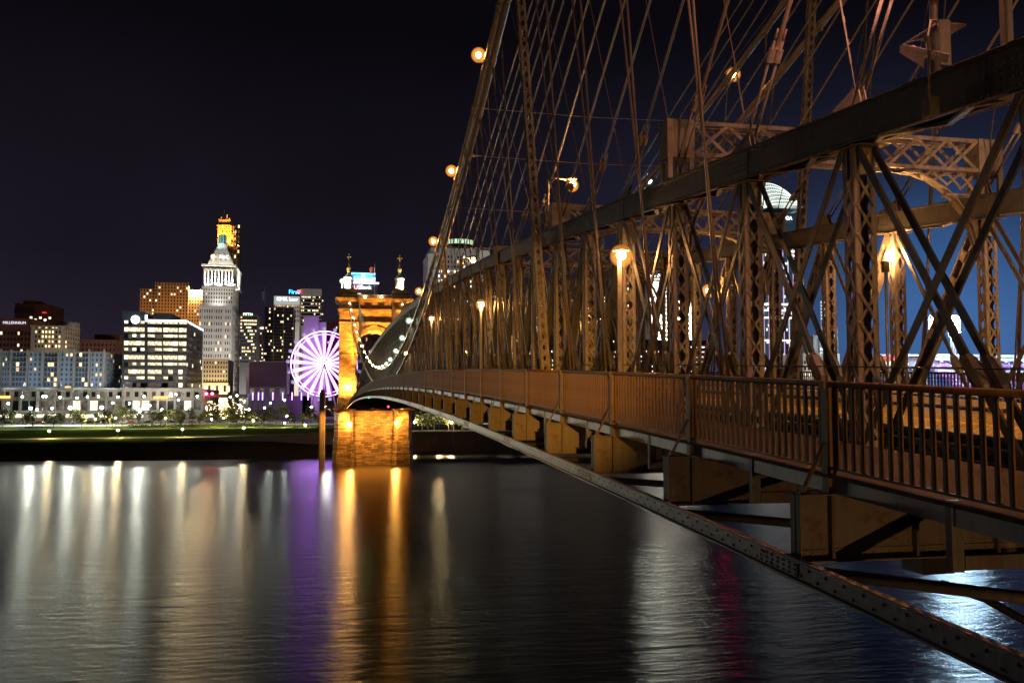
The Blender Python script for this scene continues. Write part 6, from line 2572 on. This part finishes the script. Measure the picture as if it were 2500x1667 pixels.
for i, (px, py) in enumerate(((120, 1052), (288, 1050), (445.5, 1047.5), (595, 1044))):
    put(proto_path, px, py, 388, '%s golden path lamp from the left on the lawn by the river' % ORD[i], 'path lamp', 'golden lamps on the lawn')
for i, (px, py) in enumerate(((211, 1018), (233, 1023), (282, 1020), (404, 1021), (517, 1023), (546, 1020), (618, 1027), (695, 1032), (745, 1037))):
    put(proto_path, px, py, 460, '%s golden lamp from the left among the park trees' % ORD[i], 'path lamp', 'golden lamps among the park trees')
for i, (px, py) in enumerate(((75, 998), (171, 997), (248, 996), (341.5, 1003))):
    put(proto_big, px, py, 478, '%s of the four big bright white lamps standing over the park trees' % ORD[i], 'street lamp', 'big white lamps over the park')
pts = [(54.5, 969), (147, 970), (213, 969), (288, 969), (352, 968), (127, 997), (504, 996), (90, 1000), (436, 977), (430, 963), (482, 968), (646, 996), (695, 977), (548, 975), (562, 970), (578, 966),
       (20, 985), (188, 972), (105, 968), (275, 985), (316, 985), (700, 1016), (760, 995), (112, 968), (240, 969), (366, 990), (395, 1000), (455, 985), (586, 990), (608, 1000), (660, 985)]
for i, (px, py) in enumerate(sorted(pts)):
    put(proto_street, px, py, 494 + (i % 3) * 3 if py > 980 else 498, where(px, 'white street lamp from the left'), 'street lamp', 'white street lamps along the riverfront street')
for i, (px, py) in enumerate(((1012, 1030), (1073, 1012), (1102, 1031))):
    put(proto_path, px, py, 400, '%s lamp on the bank right of the stone pier' % ORD[i], 'path lamp', 'lamps on the bank right of the pier')
# riverfront lamps further right whose light falls in streaks on the water between the floor beams
for i, (px, py) in enumerate(((1195, 1020), (1235, 1018), (1290, 1022), (1340, 1016), (1440, 1010), (1560, 1005), (1580, 1008), (1600, 1004), (1705, 1006))):
    put(proto_big if px in (1560, 1580, 1600) else proto_street, px, py, 480, '%s white lamp on the riverfront right of the stone pier, behind the bridge floor' % ORD[i], 'street lamp', 'riverfront lamps behind the bridge floor')
q = at_y(1755, 1005, 480)
t = thing('red_sign', 'red lit sign on the riverfront, throwing a red streak on the water', 'sign', (q.x, 480, 10))
MB().box(q.x - 3, q.x + 3, 479.6, 480.2, q.z - 1.5, q.z + 1.5).build('sign_panel', glow('red_sign_light', (1, .02, .10), 60), t)
MB().box(q.x - .2, q.x + .2, 480.3, 480.7, 9, q.z + 1.5).build('sign_post', DARK, t)
# pavilion with red lights and strings of bulbs
b = Bld('pavilion', 'open glass pavilion hung with strings of golden bulbs, two red lights on its edge', 492, 603, 962, 510, 16, 'dark', zb=23)
for px in (495, 520, 548, 575, 600):
    x = at_y(px, 960, 511).x
    MB().box(x - .2, x + .2, 511, 511.4, 10.4, 23).build('pavilion_post', DARK, b.root)
mb = MB()
for i in range(110):
    x = b.x0 + 1 + rnd() * (b.x1 - b.x0 - 2)
    mb.ball((x, 512 + rnd() * 10, 12.5 + rnd() * 9.5), .14 + .1 * rnd(), 5, 3)
mb.build('string_bulbs', glow('golden_string_bulb', (1, .72, .30), 14, False), b.root, kind='stuff')
for px in (503.5, 518):
    q = at_y(px, 961, 508)
    MB().ball(q, .75, 8, 6).build('red_lamp', RED, b.root)

# ------------------------------------------------------------------ trees
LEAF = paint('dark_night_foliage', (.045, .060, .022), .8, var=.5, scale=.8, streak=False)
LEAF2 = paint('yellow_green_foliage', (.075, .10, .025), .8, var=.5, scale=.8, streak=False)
BARK = paint('bark', (.07, .055, .04), .9)


def tree_proto(name, h, w, m, seed, n=420):
    R_ = random.Random(seed)
    t = link(name, None, (0, 0, 0))
    mb = MB()
    mb.path([(0, 0, -.3), (.05, 0, h * .2), (.1, .05, h * .45), (.05, .1, h * .75)], [.22, .17, .11, .05], 6)
    for k in range(6):
        a = k * 1.05 + R_.random()
        z = h * (.28 + .07 * k)
        mb.path([(.05, 0, z), (math.cos(a) * w * .25, math.sin(a) * w * .25, z + h * .12), (math.cos(a) * w * .42, math.sin(a) * w * .42, z + h * .26)], [.08, .05, .02], 4)
    mb.build('trunk', BARK, t)
    mb = MB()
    blobs = [(R_.uniform(-.32, .32) * w, R_.uniform(-.32, .32) * w, h * R_.uniform(.38, .86), R_.uniform(.16, .27) * w) for _ in range(13)]
    for i in range(n):
        bx, by, bz, br = R_.choice(blobs)
        v = Vector((R_.gauss(0, 1), R_.gauss(0, 1), R_.gauss(0, 1))).normalized() * br * R_.uniform(.55, 1.1)
        c = Vector((bx, by, bz)) + v
        d = Vector((R_.gauss(0, 1), R_.gauss(0, 1), R_.gauss(0, 1))).normalized()
        e = d.cross(Vector((.3, .5, .8))).normalized()
        s = R_.uniform(.18, .42)
        mb.quad(c - d * s - e * s * .6, c + d * s - e * s * .6, c + d * s + e * s * .6, c - d * s + e * s * .6)
    mb.build('crown', m, t, kind='stuff')
    return t


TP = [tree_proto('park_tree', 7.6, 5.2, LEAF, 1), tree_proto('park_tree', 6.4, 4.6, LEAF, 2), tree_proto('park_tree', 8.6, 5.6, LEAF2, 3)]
tu_ = set()
tl = ['dark rounded young tree in the row behind the lawn', 'small dark young tree in the row behind the lawn', 'taller yellow green tree lit by lamps behind the lawn']
tx = [(6, 470), (64, 462), (80, 474), (132, 464), (150, 476), (200, 463), (262, 460), (275, 470), (298, 472), (318, 474), (374, 474), (392, 472), (410, 466), (430, 468), (443, 460), (470, 476),
      (489, 470), (504, 474), (541, 470), (560, 462), (578, 476), (600, 470), (617, 465), (641, 462), (672, 466), (690, 476), (715, 460), (740, 470), (757, 476), (775, 466), (30, 478), (112, 480), (180, 480), (236, 478), (340, 480), (525, 480), (655, 480)]
for i, (px, Y) in enumerate(sorted(tx)):
    j = (i * 7) % 5
    j = 0 if j < 2 else 1 if j < 4 else 2
    p = TP[j]
    o = p if p not in tu_ else copy_tree(p)
    tu_.add(p)
    q = at_y(px, 1020, Y)
    s = .85 + .35 * rnd()
    o.location = (q.x, Y, ground_z(Y) + .05)
    o.rotation_euler.z = rnd() * 6.28
    o.scale = (s, s, s * (.95 + .2 * rnd()))
    tag(o, where(px, ('dark rounded young tree', 'small dark young tree', 'yellow green young tree')[j]), 'tree', 'young trees behind the riverfront lawn')
# trees right of the pier
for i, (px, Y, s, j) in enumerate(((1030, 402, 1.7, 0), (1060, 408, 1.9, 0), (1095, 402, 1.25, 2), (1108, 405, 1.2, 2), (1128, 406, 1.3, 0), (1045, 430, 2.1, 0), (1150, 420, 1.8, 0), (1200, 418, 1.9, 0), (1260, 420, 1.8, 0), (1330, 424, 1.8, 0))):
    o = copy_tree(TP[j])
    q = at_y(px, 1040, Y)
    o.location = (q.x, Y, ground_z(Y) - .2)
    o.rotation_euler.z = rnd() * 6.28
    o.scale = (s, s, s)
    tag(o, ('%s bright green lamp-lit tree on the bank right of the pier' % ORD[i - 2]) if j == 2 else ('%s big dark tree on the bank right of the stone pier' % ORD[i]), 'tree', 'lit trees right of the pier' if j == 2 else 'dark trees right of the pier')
# low shrubs on the lawn edge
SH = MB()
R_ = random.Random(5)
for i in range(700):
    x = R_.uniform(-95, -62)
    y = R_.uniform(466, 471)
    z = ground_z(y) + R_.uniform(.1, 1.2)
    c = Vector((x, y, z))
    d = Vector((R_.gauss(0, 1), R_.gauss(0, 1), R_.gauss(0, 1))).normalized() * .35
    e = d.cross(Vector((.2, .6, .7))).normalized() * .25
    SH.quad(c - d - e, c + d - e, c + d + e, c - d + e)
SH.build('shrubbery', LEAF2, None, 'low shrubs between the lawn and the street', 'shrubs', kind='stuff')

# ------------------------------------------------------------------ parked cars on the riverfront street


def car_proto(m):
    t = link('parked_car', None, (0, 0, 0))
    mb = MB()
    mb.prism([(-2.2, .35), (2.2, .35), (2.25, .8), (1.5, .95), (.9, 1.42), (-1.1, 1.45), (-1.9, .98), (-2.25, .85)], 'y', -.85, .85)
    mb.build('body', m, t)
    for x in (-1.35, 1.35):
        for y in (-.9, .72):
            mb = MB()
            mb.path([(x, y, .33), (x, y + .18, .33)], .33, 10)
            mb.build('wheel', DARK, t)
    mb = MB()
    mb.prism([(-1.0, .98), (.85, .98), (.7, 1.34), (-.95, 1.36)], 'y', -.87, .87)
    mb.build('side_window', DGL, t)
    for y in (-.6, .6):
        mb = MB()
        mb.box(2.2, 2.28, y - .15, y + .15, .6, .75)
        mb.build('headlight', GLASSL, t)
    return t


CP = [car_proto(paint('dark_car_paint', (.03, .03, .035), .25)), car_proto(paint('pale_car_paint', (.45, .45, .47), .25)), car_proto(paint('red_car_paint', (.25, .03, .03), .25))]
cu_ = set()
cw_ = ['dark car parked on the riverfront street under the trees', 'pale car parked on the riverfront street under the trees', 'red car parked on the riverfront street under the trees']
for i, px in enumerate((20, 46, 98, 118, 172, 216, 245, 300, 322, 362, 420, 468, 515, 590)):
    j = i % 3 if i % 5 else 0
    p = CP[j]
    o = p if p not in cu_ else copy_tree(p)
    cu_.add(p)
    q = at_y(px, 1020, 486)
    o.location = (q.x, 486 + (i % 2) * 3, ground_z(486) + .25)
    tag(o, where(px, cw_[j].split(' ')[0] + ' parked car'), 'car', cw_[j].split(' ')[0] + ' cars parked on the riverfront street')
